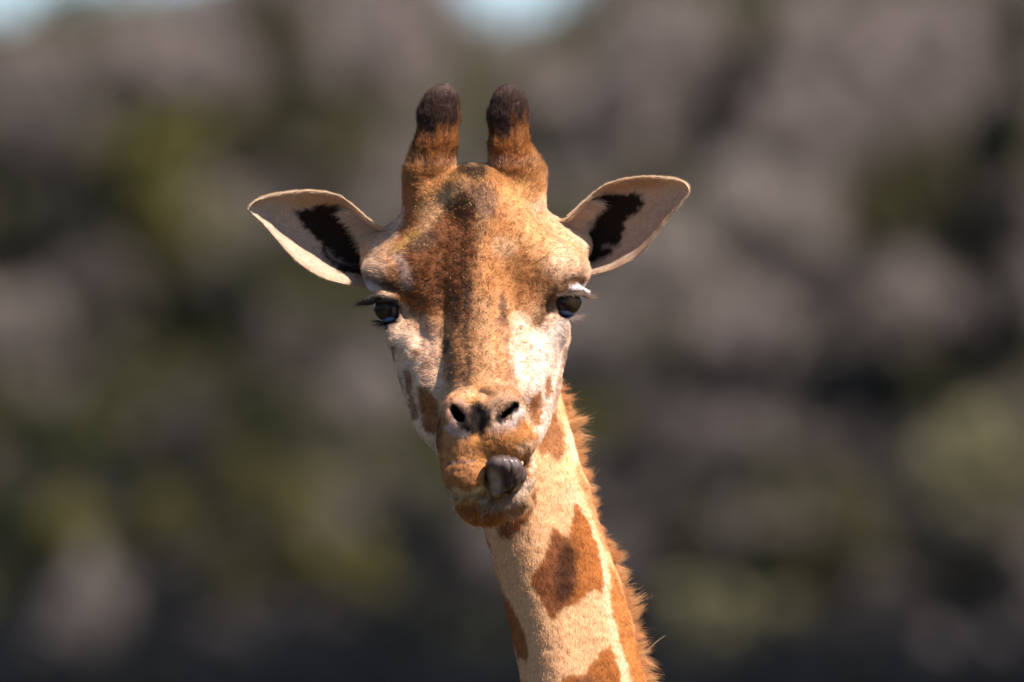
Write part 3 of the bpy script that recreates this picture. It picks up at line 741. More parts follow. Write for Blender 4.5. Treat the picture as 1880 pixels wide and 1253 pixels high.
pt.poly([(882, 958), (895, 990), (905, 1040), (922, 1085), (945, 1120), (962, 1160), (970, 1200), (964, 1216), (950, 1204), (938, 1170), (915, 1130), (880, 1060)], (.34, .13, .045), 3)
pt.poly([(905, 955), (960, 925), (985, 895), (984, 925), (968, 958), (940, 986), (926, 990), (915, 980)], (.26, .105, .04), 5)
pt.poly([(992, 762), (1018, 745), (1030, 780), (1038, 815), (1034, 840), (1022, 846), (1010, 834), (992, 836), (984, 810)], (.33, .15, .06), 5)
pt.line([(1045, 770), (1056, 840)], 8, (.78, .64, .48), 6, 0.6)
pt.poly([(1118, 1030), (1135, 1060), (1160, 1140), (1200, 1300), (1172, 1300), (1150, 1220), (1135, 1170), (1122, 1110)], (.42, .18, .055), 5)
pt.poly([(1060, 850), (1100, 930), (1125, 1010), (1110, 1010), (1080, 930), (1054, 860)], (.45, .22, .09), 5, 0.8)
# patches on the far sides of the neck
bk = is_neck & ~frontal
cell = vnoise(PX, PD, PY, 95, 51); pt.gate = bk.astype(float); pt.put(sstep(0.47, 0.5, cell), (.38, .16, .05))
pt.gate = np.ones(len(PX))
br = 0.86 + 0.28 * vnoise(PX, PD, PY, 18, 61) ; br *= 0.93 + 0.14 * vnoise(PX, PD, PY, 5, 62); br = np.where(is_neck, 1 + (br - 1) * 0.3, br)
COL = pt.col * br[:, None]; lum_ = COL @ np.array([.3, .6, .1]); COL = np.clip((lum_[:, None] + (COL - lum_[:, None]) * 1.05) * np.array([1.0, .955, 1.02]), 0.004, 0.88)

# world coordinates
def to_world(A): return world_pt(A[:, 0], A[:, 2], A[:, 1])
W = to_world(P)

# ---------------------------------------------------------------- ears (part of the same skin)
def resample(pts, n):
    pts = np.array(pts, float); d = np.r_[0, np.cumsum(np.hypot(*np.diff(pts, axis=0).T))]; d /= d[-1]
    t = np.linspace(0, 1, n); q = np.stack([np.interp(t, d, pts[:, 0]), np.interp(t, d, pts[:, 1])], 1)
    for _ in range(3): q[1:-1] = q[1:-1] * 0.5 + (q[:-2] + q[2:]) * 0.25
    return q
EARS = {
 'l': dict(top=[(735, 432), (722, 424), (700, 418), (675, 402), (650, 379), (625, 360), (600, 353), (565, 350), (530, 353), (500, 358), (475, 366), (461, 375), (457, 383)],
           bot=[(720, 540), (690, 529), (660, 526), (630, 521), (600, 514), (572, 500), (548, 483), (525, 460), (503, 434), (482, 410), (467, 396), (459, 389), (457, 383)], sg=-1),
 'r': dict(top=[(1005, 425), (1022, 408), (1042, 402), (1062, 384), (1085, 358), (1110, 340), (1140, 330), (1175, 325), (1205, 325), (1235, 328), (1255, 334), (1263, 342), (1265, 349)],
           bot=[(1040, 515), (1070, 507), (1098, 502), (1128, 494), (1158, 478), (1185, 455), (1205, 430), (1222, 405), (1238, 385), (1252, 368), (1261, 360), (1264, 354), (1265, 349)], sg=1)}
def ear_skin(e, nu=72, nv=46, th=5.0):
    T = resample(e['top'], nu); B = resample(e['bot'], nu)
    u = np.linspace(0, 1, nu)[:, None]; v = np.linspace(0, 1, nv)[None, :]
    X = T[:, 0:1] * (1 - v) + B[:, 0:1] * v; Z = T[:, 1:2] * (1 - v) + B[:, 1:2] * v
    base = 78 - 62 * u ** 1.1
    cup = 57 * (np.sin(np.pi * np.clip(0.30 + u * 0.70, 0, 1)) ** 0.9) * (1 - 0.25 * u)
    prof = (1 - np.abs(2 * v - 1) ** 2.4)
    Y = base + cup * prof + 10 * (v - 0.3)
    Y = Y - 16 * np.exp(-((v / 0.10) ** 2)) * np.sin(np.pi * u) - 6 * np.exp(-(((1 - v) / 0.08) ** 2)) * np.sin(np.pi * u)
    Y = Y + (vnoise(X, Y, Z, 26, 71) - 0.5) * 7
    G = np.stack([X, Y, Z], -1)
    du = np.gradient(G, axis=0); dv = np.gradient(G, axis=1); N = np.cross(du, dv); N /= np.linalg.norm(N, axis=-1, keepdims=True) + 1e-9
    if N[..., 1].mean() < 0: N = -N                  # N points away from the lens
    edge = np.minimum(np.minimum(v, 1 - v) * 14, 1) ** 0.5 * np.minimum((1 - u) * 14 + 0.05, 1) ** 0.5
    G2 = G + N * (th * edge)[..., None]
    A = np.concatenate([G.reshape(-1, 3), G2.reshape(-1, 3)])
    i, j = np.meshgrid(np.arange(nu - 1), np.arange(nv - 1), indexing='ij'); a = (i * nv + j).ravel()
    q1 = np.stack([a, a + nv, a + nv + 1, a + 1], 1); q2 = q1[:, ::-1] + nu * nv
    o = nu * nv; rim = []
    for k in range(nu - 1):
        rim.append([k * nv, k * nv + o, (k + 1) * nv + o, (k + 1) * nv]); m = nv - 1
        rim.append([k * nv + m, (k + 1) * nv + m, (k + 1) * nv + m + o, k * nv + m + o])
    return A, np.concatenate([q1, q2, np.array(rim)]), u.repeat(nv, 1).ravel(), v.repeat(nu, 0).ravel(), nu * nv
ear_parts = []
for key, e in EARS.items():
    A, q, uu, vv, half = ear_skin(e)
    pe = Paint(A[:, 0], A[:, 2], A[:, 1], (.66, .50, .38), 5)
    inner = np.r_[np.ones(half), np.zeros(half)]; pe.gate = inner
    if key == 'l':
        pe.blob(600, 372, 60, 16, (.52, .33, .20), 0.6, 0.6)  # orange of sunlight through the ear top, painted on
        pe.poly([(548, 392), (590, 384), (626, 384), (640, 400), (660, 440), (690, 465), (690, 500), (660, 500), (630, 494), (612, 480), (600, 470), (594, 455), (596, 440), (575, 425), (556, 405)], (.022, .014, .011), 5, 1, 4, 6)
        pe.line([(600, 460), (625, 485), (665, 492)], 3, (.42, .35, .32), 5, 0.8)
        pe.blob(655, 494, 34, 8, (.02, .013, .01), 0.4, 0.9, 6)
        pe.blob(665, 455, 22, 40, (.5, .38, .28), 0.3, 0.0)
    else:
        pe.line([(1090, 345), (1150, 333), (1200, 332)], 14, (.50, .31, .18), 10, 0.6)  # same painted glow of light through the right ear top
        pe.poly([(1088, 378), (1105, 364), (1135, 362), (1172, 362), (1176, 370), (1160, 392), (1140, 405), (1140, 430), (1128, 448), (1108, 455), (1120, 460), (1108, 470), (1084, 478), (1066, 462), (1060, 442), (1080, 436), (1096, 420), (1100, 400), (1090, 390)], (.022, .014, .011), 5, 1, 4, 6)
        pe.line([(1108, 455), (1135, 450)], 3, (.5, .4, .34), 4, 0.7)
    ecol = pe.col * (0.88 + 0.24 * vnoise(A[:, 0], A[:, 1], A[:, 2], 8, 81))[:, None]
    ecol[half:] = (.62, .46, .30)
    ear_parts.append((A, q, ecol, half, uu, vv, e['sg'], key))

# ---------------------------------------------------------------- rest of the animal below the frame (coarser skin, metres*100)
hb = 2.2
FB = Field((-40, -60, 30), (330, 90, 480), hb)    # centimetres: world x, world y, 480 - z
def wb(x, y, z): return (x, 480 - z, y)
nk = world_pt(np.array([NECK[-3][0], NECK[-1][0]]), np.array([NECK[-3][1], NECK[-1][1]]), np.array([NECK[-3][2], NECK[-1][2]])) * 100
sc2 = S * 100
chain(FB, [(*wb(*nk[0]), NECK[-3][3] * sc2 * .95), (*wb(*nk[1]), NECK[-1][3] * sc2), (*wb(38, 11, 345), 15), (*wb(70, 11, 290), 23), (*wb(100, 11, 250), 32)], 10)
ell(FB, wb(118, 11, 236), (46, 42, 32), 0, 20); ell(FB, wb(170, 11, 226), (74, 39, 33), 12, 20); ell(FB, wb(228, 11, 216), (36, 34, 28), 0, 20)
for lx, ly, hind in ((104, -9, 0), (112, 31, 0), (236, -7, 1), (246, 29, 1)):
    if hind: pts = [(*wb(lx, ly, 208), 22), (*wb(lx - 8, ly, 160), 14), (*wb(lx + 14, ly, 92), 8), (*wb(lx + 6, ly, 20), 5.5), (*wb(lx, ly, 5), 8)]
    else: pts = [(*wb(lx, ly, 215), 18), (*wb(lx, ly, 165), 11), (*wb(lx - 2, ly, 100), 8), (*wb(lx + 2, ly, 20), 5.5), (*wb(lx - 2, ly, 5), 8)]
    chain(FB, pts, 8)
chain(FB, [(*wb(256, 11, 225), 5), (*wb(268, 11, 180), 3), (*wb(268, 11, 130), 3.5)], 6)
PB, QB = surface_nets(FB.F, FB.lo, hb); PB = relax(PB, QB, 3, 0.5)
NB = vnormals(PB, QB)
WB = np.stack([PB[:, 0] / 100, PB[:, 1] / 100, (480 - PB[:, 2]) / 100], 1)
# keep only what lies under the fine skin
zb = world_pt(1090, 1285, 130)[2]
keep = WB[:, 2] < zb
QB = QB[keep[QB].all(1)]
if (np.cross(WB[QB[:, 2]] - WB[QB[:, 0]], WB[QB[:, 3]] - WB[QB[:, 1]])[:, 2] * (WB[QB[:, 0], 2] > 2.5)).sum() < 0: QB = QB[:, ::-1]
w = np.stack([vnoise(WB[:, 0], WB[:, 1], WB[:, 2], 0.20, 90 + k) for k in range(3)], 1)
cen = rng.random((110, 3)) * np.array([3.2, 0.9, 4.4]) + np.array([-0.2, -0.35, 0])
dd = np.linalg.norm(WB[:, None, :] + (w - 0.5)[:, None, :] * 0.12 - cen[None], axis=2); dd.sort(axis=1)
pm = sstep(0.03, 0.05, dd[:, 1] - dd[:, 0]) * sstep(0.3, 0.9, WB[:, 2])
CB = np.array(CREAM)[None] * (1 - pm[:, None]) + np.array(ORANGE)[None] * pm[:, None]

# orientation of the fine quads in world space (one axis is flipped: py is down)
allV = [W]; allQ = [Q[:, ::-1]]; allC = [COL]; off = len(W)
chk = np.cross(W[Q[:, 2]] - W[Q[:, 0]], W[Q[:, 3]] - W[Q[:, 1]])
fr = W[Q[:, 0], 1] < -0.05
if (chk[fr, 1].sum() < 0): allQ = [Q]
ear_world = []
for A, q, ec, half, uu, vv, sg, key in ear_parts:
    w_ = to_world(A); f = np.cross(w_[q[:100, 2]] - w_[q[:100, 0]], w_[q[:100, 3]] - w_[q[:100, 1]])[:, 1].sum()
    q = q if f < 0 else q[:, ::-1]
    ear_world.append((w_, q, ec, half, uu, vv, sg, key))
    allV.append(w_); allQ.append(q + off); allC.append(ec); off += len(w_)
allV.append(WB); allQ.append(QB + off); allC.append(CB)
base_pt = (1.7, 0.11, 0.0)
giraffe = bpy.data.objects.new('giraffe', None); C.objects.link(giraffe); giraffe.location = base_pt
giraffe['label'] = 'giraffe facing the camera with dark tongue curled over its lip'; giraffe['category'] = 'giraffe'
def rel_parent(o): o.parent = giraffe; o.location = tuple(-c for c in base_pt); return o
body = rel_parent(new_mesh('body', np.concatenate(allV), np.concatenate(allQ), M_skin, None, np.concatenate(allC)))
body.data.materials.append(M_ear)
nf = len(allQ[0]); mi = np.zeros(len(body.data.polygons), np.int32)
mi[nf:nf + len(allQ[1]) + len(allQ[2])] = 1
if len(mi) == sum(len(a) for a in allQ): body.data.polygons.foreach_set('material_index', mi)

# ---------------------------------------------------------------- fur
def grow(seedP, seedN, comb, length, lift, col, radius, k=4, clump=None, curl=0.0, gravity=0.0, rg=rng, up=None):
    """all in metres; returns strand points"""
    n = len(seedP)
    t = comb - (comb * seedN).sum(1, keepdims=True) * seedN
    t /= np.linalg.norm(t, axis=1, keepdims=True) + 1e-9
    jit = rg.normal(0, 0.22, (n, 3)); d0 = t * (1 - lift[:, None]) + seedN * lift[:, None] + jit * 0.6
    d0 /= np.linalg.norm(d0, axis=1, keepdims=True) + 1e-9
    L = length * rg.uniform(0.65, 1.25, n); pts = np.empty((n, k, 3)); pts[:, 0] = seedP - seedN * 0.0008
    cur = pts[:, 0].copy(); d = d0.copy()
    for i in range(1, k):
        cur = cur + d * (L / (k - 1))[:, None]; pts[:, i] = cur
        d = d + t * 0.35 + rg.normal(0, 0.12 + curl, (n, 3)); d[:, 2] -= gravity; d /= np.linalg.norm(d, axis=1, keepdims=True)
    prof = np.array([1.0, 0.9, 0.65, 0.15]) if k == 4 else np.linspace(1, 0.12, k) ** 0.7
    rad = radius[:, None] * prof[None]
    return pts, rad
def sample_faces(V, Q, dens, n, rg=rng):
    a = V[Q[:, 0]]; b = V[Q[:, 1]]; c = V[Q[:, 2]]; d = V[Q[:, 3]]
    ar = 0.5 * np.linalg.norm(np.cross(c - a, d - b), axis=1) * dens
    f = rg.choice(len(Q), n, p=ar / ar.sum()); s = rg.random(n)[:, None]; t = rg.random(n)[:, None]
    wts = np.stack([(1 - s) * (1 - t), s * (1 - t), s * t, (1 - s) * t], 1)[:, :, 0]
    return f, wts

Nw = vnormals(W, allQ[0])
fq = allQ[0]
mx, mz, my = PX[fq].mean(1), PY[fq].mean(1), PD[fq].mean(1); nyq = Nw[fq[:, 0], 1]
dens = np.where(nyq > 0.35, 0.18, 1.0)
hole = (np.hypot(mx - 844, mz - 767) < 13) & (my < -190) | (np.hypot(mx - 930, mz - 759) < 13) & (my < -190) & (my > -262)
sl_ = seg_line(mx, mz, [(826, 910), (838, 920), (862, 921), (888, 915), (906, 905)])
hole |= (sl_ < 5) & (my < -150) & (my > -262)
hole |= (seg_line(mx, mz, [(830, 848), (850, 850), (872, 846)]) < 2.5) & (my < -220)
hole |= (np.hypot((mx - 924) / 36, (mz - 878) / 26) < 1) & (my > -238) & (my < -150)
dens[hole] = 0
for e in EYES:
    dist = np.sqrt((mx - e['c'][0])**2 + (mz - e['c'][1])**2 + (my - e['c'][2])**2); dens[dist < e['r'] + 7] = 0.0
dens[(my > 60) & (mz > 560) & (mz < 900) & (mx < 960)] *= 0.3
for e in EYES: dens[seg_line(mx, mz, [(e['c'][0] - e['s'] * 6, e['c'][1] + 26), (e['c'][0] + e['s'] * 5, e['c'][1] + 33)]) < 8] = 0
NF = 560000
f, wt = sample_faces(W, fq, dens, NF)
vi = fq[f]
sp = (W[vi] * wt[..., None]).sum(1); sn = (Nw[vi] * wt[..., None]).sum(1); sn /= np.linalg.norm(sn, axis=1, keepdims=True)
scol = (COL[vi] * wt[..., None]).sum(1); hx = (PX[vi] * wt).sum(1); hz_ = (PY[vi] * wt).sum(1); hy = (PD[vi] * wt).sum(1)
neckm = is_neck[vi[:, 0]]
side = np.tanh((hx - np.interp(hz_, [300, 560, 740], [868, 878, 886])) / 22)
off_ = np.clip(np.abs(hx - 876) / 150, 0, 1)
comb = np.zeros((NF, 3)); hzt = hz_ + (vnoise(hx, hy, hz_, 16, 160) - .5) * 60
def setc(m, x, y, z):
    comb[m, 0] = (x * np.ones(NF))[m]; comb[m, 1] = (y * np.ones(NF))[m]; comb[m, 2] = (z * np.ones(NF))[m]
setc(np.ones(NF, bool), side * (0.35 + off_), 0.5, 0.9 - off_ * 0.6)         # face: up and out from the nose
setc((hzt > 560) & ~neckm, side * (0.3 + off_ * 0.8), 0.8, 0.25 - off_ * 0.7)
setc((hzt > 745) & (hy < -150) & ~neckm, side * 0.35, 0.2, -1.0)
wh = sstep(392, 300, hzt)[:, None]; up_h = np.stack([(hx - np.where(hx < 868, 802, 935)) / 60, np.full(NF, -0.1), np.full(NF, 1.3)], 1)
comb = comb * (1 - wh) + up_h * wh
setc(neckm, 0.25, 0.05, -1.0)
comb += (np.stack([vnoise(hx, hy, hz_, 26, 101 + k) for k in range(3)], 1) - 0.5) * np.where(neckm, 0.25, 0.6)[:, None]
cl = vnoise(hx, hy, hz_, 7, 110)
length = np.full(NF, 0.0065)
length = 0.0052 + 0.0045 * sstep(370, 300, hz_ + (cl - .5) * 50); length[hz_ < 262] = 0.0095; length[hz_ < 185] = 0.011
length = length + 0.004 * sstep(34, 8, np.minimum(np.abs(hx - 750), np.abs(hx - 996))) * sstep(262, 285, hz_) * sstep(362, 330, hz_) * (hz_ < 370)
length = np.where((hz_ > 720) & (hy < -150), 0.0045, length)
length = np.where((hz_ > 905) & (hy < -100) & ~neckm, 0.011, length)
length = np.where(neckm, 0.0062, length)
brow = np.exp(-(((hx - 688) / 22)**2 + ((hz_ - 496) / 22)**2)) + 0.4 * np.exp(-(((hx - 1068) / 18)**2 + ((hz_ - 495) / 25)**2))
length = np.where(neckm, length * (0.9 + 0.2 * cl), length * (0.7 + 0.6 * cl)) + 0.009 * brow
setb = brow > 0.3
comb[setb] = np.stack([side[setb] * 1.0, -0.1 + 0 * side[setb], 0.25 + 0 * side[setb]], 1)
lift = np.where(neckm, 0.12, 0.16 + 0.2 * cl + 0.2 * sstep(360, 310, hz_) + 0.2 * brow)
lift = np.where(hz_ < 262, 0.34, lift); lift = np.clip(lift, 0, 0.75)
hv = rng.normal(1.0, np.where(neckm, .14, .18))[:, None] * np.where(neckm, 0.95 + 0.12 * cl, 0.90 + 0.2 * cl)[:, None]
hcol = np.clip(scol * np.maximum(hv, .35), 0.004, 0.9)
# some darker guard hairs and straw-pale tips
gd = rng.random(NF); hcol[(gd < 0.09) & ~neckm] *= 0.45; hcol[(gd < 0.05) & neckm] *= 0.75; hcol[gd > 0.955] = np.minimum(hcol[gd > 0.955] * 1.35 + 0.03, 0.9)
rad = np.full(NF, 0.00021)
pts, rd = grow(sp, sn, comb, length, lift, hcol, rad)
fur = rel_parent(new_curves('coat_fur', pts, rd, hcol, M_hair)); fur['kind'] = 'stuff'

# ear fur
EP, EN, EC, EL, ECOMB, ELIFT = [], [], [], [], [], []
for w_, q, ec, half, uu, vv, sg, key in ear_world:
    nn = vnormals(w_, q); u2 = np.r_[uu, uu]; v2 = np.r_[vv, vv]
    f, wt = sample_faces(w_, q, np.ones(len(q)), 42000); vi = q[f]
    p = (w_[vi] * wt[..., None]).sum(1); n_ = nn[vi[:, 0]]; c_ = (ec[vi] * wt[..., None]).sum(1)
    U = (u2[vi] * wt).sum(1); V = (v2[vi] * wt).sum(1)
    edge = np.maximum(np.exp(-(V / 0.06)**2), np.exp(-((1 - V) / 0.06)**2))
    EP.append(p); EN.append(n_); EC.append(np.clip(c_ * rng.normal(1, .12, len(p))[:, None] * (1 + 0.1 * edge[:, None]), 0, .85)); EL.append(0.0040 + 0.0022 * edge * (U < 0.9))
    ECOMB.append(np.stack([np.full(len(p), sg * 1.0), np.full(len(p), 0.0), 0.1 - (V - 0.5) * 0.4], 1)); ELIFT.append(0.12 + 0.3 * edge)
for sg, line_ in ((-1, [(632, 386, 70), (655, 406, 84), (668, 430, 92), (684, 462, 88), (700, 480, 70)]), (1, [(1096, 368, 66), (1082, 382, 74), (1066, 396, 86), (1054, 424, 92), (1040, 446, 80)])):
    m = 5200; t_ = rng.random(m); L_ = np.array(line_, float); kx = np.linspace(0, 1, len(L_)); rp = np.stack([np.interp(t_, kx, L_[:, c]) for c in range(3)], 1)
    rp[:, 0] += -sg * rng.uniform(4, 26, m); rp[:, 2] += rng.normal(0, 5, m)
    EP.append(world_pt(rp[:, 0], rp[:, 1], rp[:, 2])); EN.append(np.tile([[0, -1.0, 0]], (m, 1)))
    EC.append(np.clip(np.array([[.70, .55, .42]]) * rng.normal(1, .14, m)[:, None], 0, .85)); EL.append(rng.uniform(.012, .028, m)); ECOMB.append(np.tile([[sg * 1.0, 0.0, -0.30]], (m, 1)) + rng.normal(0, .16, (m, 3))); ELIFT.append(np.full(m, .12))
EP, EN, EC, EL, ECOMB, ELIFT = map(np.concatenate, (EP, EN, EC, EL, ECOMB, ELIFT))
pts, rd = grow(EP, EN, ECOMB, EL, ELIFT, EC, np.full(len(EP), 0.00022))
o = rel_parent(new_curves('ear_fur', pts, rd, EC, M_hair)); o['kind'] = 'stuff'

# mane: upright tufts down the back edge of the neck
mline = np.array([(a_, b_, min(c_, 150.0)) for a_, b_, c_ in [(1012, 700, 150), (1030, 745, 150), (1048, 800, 152), (1062, 860, 158), (1080, 930, 165), (1100, 985, 172), (1122, 1040, 182), (1140, 1100, 194), (1156, 1160, 208), (1172, 1220, 222), (1188, 1290, 236)]], float)
NM = 22000
tt = rng.random(NM); d = np.linspace(0, 1, len(mline)); q = np.stack([np.interp(tt, d, mline[:, c]) for c in range(3)], 1)
NT = 230; trg = np.random.default_rng(5)
tct = np.sort(trg.random(NT)); ti = np.clip(np.searchsorted(tct, tt + rng.normal(0, .006, NM)), 0, NT - 1)
dep = rng.normal(0, 13, NM); q[:, 2] += dep; q[:, 0] -= np.abs(dep) * 0.35 + rng.uniform(0, 12, NM)
mp_ = world_pt(q[:, 0], q[:, 1], q[:, 2])
prof_l = (0.75 + 0.5 * vnoise(tt * 100, 0 * tt, 0 * tt, 6, 150)) * np.interp(tt, [0, .12, .3, .5, .75, 1], [.9, 1.15, .8, .85, 1.2, 1.0])
tdir = np.stack([np.full(NT, 0.95), trg.normal(-.1, .28, NT), trg.normal(0.12, .36, NT)], 1); tdir /= np.linalg.norm(tdir, axis=1, keepdims=True)
tlen = trg.uniform(0.55, 1.25, NT) * 0.027
cen_ = np.stack([np.bincount(ti, mp_[:, c], NT) / np.maximum(np.bincount(ti, minlength=NT), 1) for c in range(3)], 1)
ml = tlen[ti] * prof_l * rng.beta(3, 1.6, NM) * 1.15
dirs = tdir[ti] + rng.normal(0, .17, (NM, 3)); tipf = mp_ + dirs * ml[:, None]
tipt = cen_[ti] + tdir[ti] * ml[:, None] + rng.normal(0, .0016, (NM, 3))
cv = rng.beta(1.5, 1.5, (NM, 1)); tipc = tipf * cv + tipt * (1 - cv)
k = 6; s_ = np.linspace(0, 1, k)[None, :, None]; sag = rng.normal(0, .002, (NM, 1, 3)); bend = trg.normal(0, .004, (NT, 3))[ti][:, None]
pts = mp_[:, None] * (1 - s_) + tipc[:, None] * s_ + sag * np.sin(np.pi * s_) + bend * s_ ** 2
mc = np.array([.54, .27, .11]) * rng.normal(1, .2, NM)[:, None]; lt = rng.random(NM) < 0.35; mc[lt] = np.array([.72, .45, .24]); mc = np.clip(mc, 0.01, .8)
mrad = 0.00028 * np.linspace(1, 0.15, k)[None] * np.ones((NM, 1))
o = rel_parent(new_curves('mane', pts, mrad, mc, M_hair)); o['kind'] = 'stuff'
o['label'] = 'upright rust brown mane along the back of the neck'

# eyes
def ball(name, c, r, mat, seg=96, rings=64):
    th = np.linspace(0, np.pi, rings + 1); ph = np.linspace(0, 2 * np.pi, seg, endpoint=False)
    V = np.array([[math.sin(a) * math.cos(b), math.sin(a) * math.sin(b), math.cos(a)] for a in th for b in ph]) * r
    Fq = [[i * seg + j, (i + 1) * seg + j, (i + 1) * seg + (j + 1) % seg, i * seg + (j + 1) % seg] for i in range(rings) for j in range(seg)]
    return V, np.array(Fq)
for e in EYES:
    c = world_pt(*e['c']); r = e['r'] * S; d = Vector((e['d'][0], e['d'][2], -e['d'][1])).normalized()
    V, Fq = ball('eye', c, 1.0, None)
    dl = np.array(d); look = np.array(Vector((e['s'] * 0.72, -0.69, 0.02)).normalized())
    a = V @ look; ca_ = sstep(0.55, 1.0, a)
    V2 = V * (r * (1 + 0.06 * ca_))[:, None]
    # colours: dark brown iris, horizontal pupil, slate sclera with blue lower rim, sky reflection painted in
    upv = np.array([0, 0, 1.0]); rt = np.cross(look, upv); rt /= np.linalg.norm(rt); up2 = np.cross(rt, look)
    x_, y_ = V @ rt, V @ up2
    rr = np.hypot(x_, y_)
    col = np.tile(np.array([[.042, .029, .015]]) * (1.05 if e['s'] < 0 else 0.65), (len(V), 1))
    col += 0.02 * (vnoise(x_, y_, a, .08, 3) - 0.5)[:, None]
    pup = (np.hypot(x_ / 0.5, y_ / 0.3) < 1) & (a > 0); col[pup] = (.022, .016, .010)
    scl = sstep(0.74, 0.82, rr); col = col * (1 - scl[:, None]) + np.array([[.012, .010, .012]]) * scl[:, None]
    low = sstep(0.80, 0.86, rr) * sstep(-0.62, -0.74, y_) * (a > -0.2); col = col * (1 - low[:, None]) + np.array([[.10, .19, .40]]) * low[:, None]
    m, nt, b = principled('wet_eye', (.03, .02, .01), 0.2, 0.10, 0.0)
    at = nt.nodes.new('ShaderNodeVertexColor'); at.layer_name = 'coat'; nt.links.new(at.outputs['Color'], b.inputs['Base Color'])
    fq_ = Fq
    eo = rel_parent(new_mesh('eye', V2 + c, fq_, m, None, col))

# eyelashes
for e in EYES:
    s = e['s']; c = e['c']; n = 1100 if s < 0 else 430
    t = rng.random(n); up_ = rng.random(n) < (0.90 if s < 0 else 0.82)
    ang = np.radians(-70 + 165 * t)                       # along the upper lid, inner corner to outer corner
    x0 = c[0] + s * (-20 + 54 * t); z0 = c[1] - 13 - 5 * np.sin(np.pi * t) + 6 * np.maximum(t - 0.4, 0) + rng.normal(0, 1.5, n); y0 = c[2] - 33 + 26 * t
    ln = 0.021 * (0.42 + 0.8 * t) * rng.uniform(.45, 1.2, n)
    dr = np.stack([s * (0.55 + 0.8 * t), -0.55 + 0.25 * t, -0.52 + 0.20 * t], 1) + rng.normal(0, .1, (n, 3))
    # lower lashes
    lo_ = ~up_; tl_ = t[lo_]
    x0[lo_] = c[0] + s * (-2 + 20 * tl_); z0[lo_] = c[1] + 30 - 8 * tl_; y0[lo_] = c[2] - 10 + 12 * tl_
    dr[lo_] = np.stack([s * (0.7 + 0.3 * tl_), -0.3 + 0 * tl_, -0.75 + 0.5 * tl_], 1); ln[lo_] = 0.019 * rng.uniform(.5, 1.2, lo_.sum())
    dr += rng.normal(0, .13, dr.shape); dr /= np.linalg.norm(dr, axis=1, keepdims=True)
    p0 = world_pt(x0, z0, y0); k = 6; sK = np.linspace(0, 1, k)[None, :, None]
    pts = p0[:, None] + dr[:, None] * ln[:, None, None] * sK + np.array([[[s * 0.0015, 0, 0.0035]]]) * sK ** 2
    hc = np.tile(np.array([[.010, .008, .008]]) if s < 0 else np.array([[.24, .18, .14]]), (n, 1)) * rng.uniform(.4, 1.7, n)[:, None]  # right lashes coloured pale to stand for sunlight on them
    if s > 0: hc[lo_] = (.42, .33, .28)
    rr_ = (0.00038 if s < 0 else 0.00034) * np.where(up_, 0.8, 0.45)[:, None] * np.linspace(1, .2, k)[None]
    o = rel_parent(new_curves('eyelashes', pts, rr_, hc, M_lash)); o['kind'] = 'stuff'
    if s > 0: o['label'] = 'eyelashes painted pale as if sunlit'
    else: o['label'] = 'black eyelashes'

# chin whiskers
n = 230; x0 = rng.uniform(812, 905, n); z0 = rng.uniform(830, 950, n)
x0 = np.where(z0 > 900, x0 + 20, x0)
left = np.interp(z0, [820, 870, 910, 950], [806, 818, 832, 862]); x0 = np.maximum(x0, left + 2)
p0 = world_pt(x0, z0, np.full(n, -235.0) + 40 * ((870 - x0) / 60) ** 2)
dr = np.stack([-0.9 + rng.normal(0, .3, n), rng.normal(-0.4, .3, n), rng.normal(-0.65, .3, n)], 1); dr /= np.linalg.norm(dr, axis=1, keepdims=True)
k = 5; sK = np.linspace(0, 1, k)[None, :, None]; ln = rng.uniform(.012, .032, n)
pts = p0[:, None] + dr[:, None] * ln[:, None, None] * sK + np.array([[[0, 0, -0.005]]]) * sK ** 2
o = rel_parent(new_curves('whiskers', pts, 0.00021 * np.linspace(1, .2, k)[None] * np.ones((n, 1)), np.tile([[.06, .045, .035]], (n, 1)), M_lash)); o['kind'] = 'stuff'

# tongue
HT = 1.3
FT = Field((870, -310, 815), (985, -150, 925), HT)
chain(FT, [(928, 889, -190, 20), (935, 882, -222, 23), (941, 871, -244, 23), (936, 858, -258, 18), (921, 851, -266, 13), (907, 850, -270, 9), (897, 855, -271, 6)], 12)
cap(FT, (903, 868, -254), (912, 902, -246), 12, 12, 14); cap(FT, (908, 864, -272), (920, 898, -266), 2.5, 3, 8, 'sub')
PT, QT = surface_nets(FT.F, FT.lo, HT); PT = relax(PT, QT, 3, 0.5)
NTg = vnormals(PT, QT); NTg = -NTg if (NTg[:, 1] * (PT[:, 1] + 240)).sum() < 0 else NTg
ph_ = (PT[:, 0] - 938 + 0.010 * (PT[:, 2] - 870) ** 2 + (PT[:, 2] - 870) * 0.12) / 7.5 + vnoise(PT[:, 0], PT[:, 1], PT[:, 2], 14, 140) * 1.2
PT = PT + NTg * ((np.abs(np.sin(ph_ * np.pi / 2 * 1.0)) ** 0.6 - 0.7) * 2.8 * sstep(918, 932, PT[:, 0]) * sstep(-205, -235, PT[:, 1]))[:, None]
WT = to_world(PT)
ptg = Paint(PT[:, 0], PT[:, 2], PT[:, 1], (.056, .036, .030), 2)
ptg.line([(908, 868), (911, 888), (905, 906)], 10, (.28, .185, .125), 7, 0.9)
ptg.blob(935, 850, 26, 9, (.11, .085, .085), 0.5, 0.6)
tcol = ptg.col * (0.8 + 0.4 * vnoise(PT[:, 0], PT[:, 1], PT[:, 2], 9, 130))[:, None]
m, nt, b = principled('wet_tongue', (.1, .08, .09), 0.42, 0.25, 0.22)
b.inputs['Coat Roughness'].default_value = 0.12
at = nt.nodes.new('ShaderNodeVertexColor'); at.layer_name = 'coat'; nt.links.new(at.outputs['Color'], b.inputs['Base Color'])
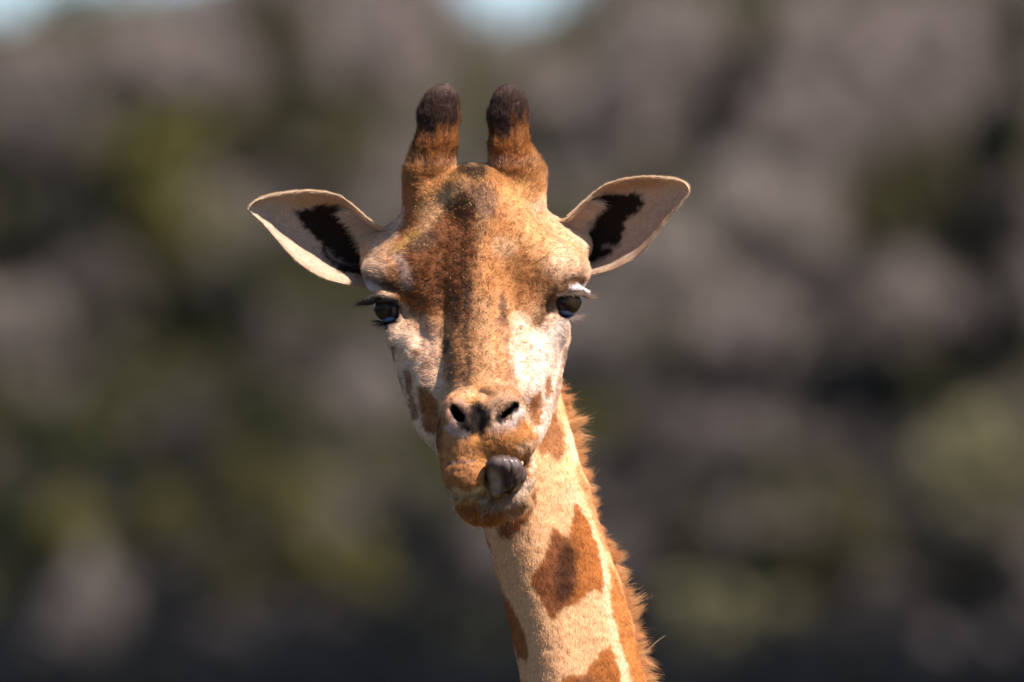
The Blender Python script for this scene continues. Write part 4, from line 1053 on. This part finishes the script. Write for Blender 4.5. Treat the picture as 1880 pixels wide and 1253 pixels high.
tc = nt.nodes.new('ShaderNodeTexCoord'); nz = nt.nodes.new('ShaderNodeTexNoise'); nz.inputs['Scale'].default_value = 700
bp = nt.nodes.new('ShaderNodeBump'); bp.inputs['Strength'].default_value = 0.7; bp.inputs['Distance'].default_value = 0.0009
nt.links.new(tc.outputs['Object'], nz.inputs['Vector']); nt.links.new(nz.outputs[0], bp.inputs['Height']); nt.links.new(bp.outputs[0], b.inputs['Normal'])
chk = np.cross(WT[QT[:, 2]] - WT[QT[:, 0]], WT[QT[:, 3]] - WT[QT[:, 1]])[:, 1] * (WT[QT[:, 0], 1] - WT[:, 1].mean())
QT = QT if chk.sum() > 0 else QT[:, ::-1]
to = rel_parent(new_mesh('tongue', WT, QT, m, None, tcol)); to['label'] = 'dark purple grey tongue curled up and out of the mouth'

# hay flecks caught in the coat
cand = np.where((hz_ < 690) & (hz_ > 300) & (sn[:, 1] < -0.1) & (np.abs(hx - 872) < 130) & (hy < 10))[0]
wgt = np.exp(-((hx[cand] - 888) / 22)**2) * 1.0 + 0.12 + 1.5 * np.exp(-(((hx[cand] - 742) / 22)**2 + ((hz_[cand] - 448) / 12)**2)) + 0.9 * np.exp(-(((hx[cand] - 800) / 40)**2 + ((hz_[cand] - 380) / 30)**2)) + .6 * np.exp(-(((hx[cand] - 960) / 30)**2 + ((hz_[cand] - 380) / 40)**2))
sel = rng.choice(cand, 1300, replace=False, p=wgt / wgt.sum())
n = len(sel); dr = rng.normal(0, 1, (n, 3)); dr -= (dr * sn[sel]).sum(1, keepdims=True) * sn[sel] * 0.8; dr /= np.linalg.norm(dr, axis=1, keepdims=True)
p0 = sp[sel] + sn[sel] * rng.uniform(.0020, .0045, n)[:, None]; ln = rng.uniform(.0012, .004, n)
pts = p0[:, None] + dr[:, None] * ln[:, None, None] * np.linspace(0, 1, 3)[None, :, None]
hc = np.where(rng.random(n)[:, None] < 0.25, np.array([[.10, .14, .05]]), np.array([[.50, .36, .15]])) * rng.uniform(.4, 1.15, n)[:, None]
o = new_curves('hay_flecks', pts, np.full((n, 3), 0.0003), hc, M_hair); o['kind'] = 'stuff'; o['label'] = 'straw coloured hay flecks caught on the forehead fur'
# one straw blade in the mane
pp = world_pt(np.array([1178, 1195, 1210, 1222]), np.array([1206, 1188, 1175, 1167]), np.array([135, 130, 126, 124]))
o = new_curves('straw_blade', pp[None], np.array([[.0007, .0007, .0005, .0002]]), np.array([[.55, .45, .28]]), M_hair)
o['label'] = 'single pale straw blade sticking out of the lower mane'; o['category'] = 'straw'
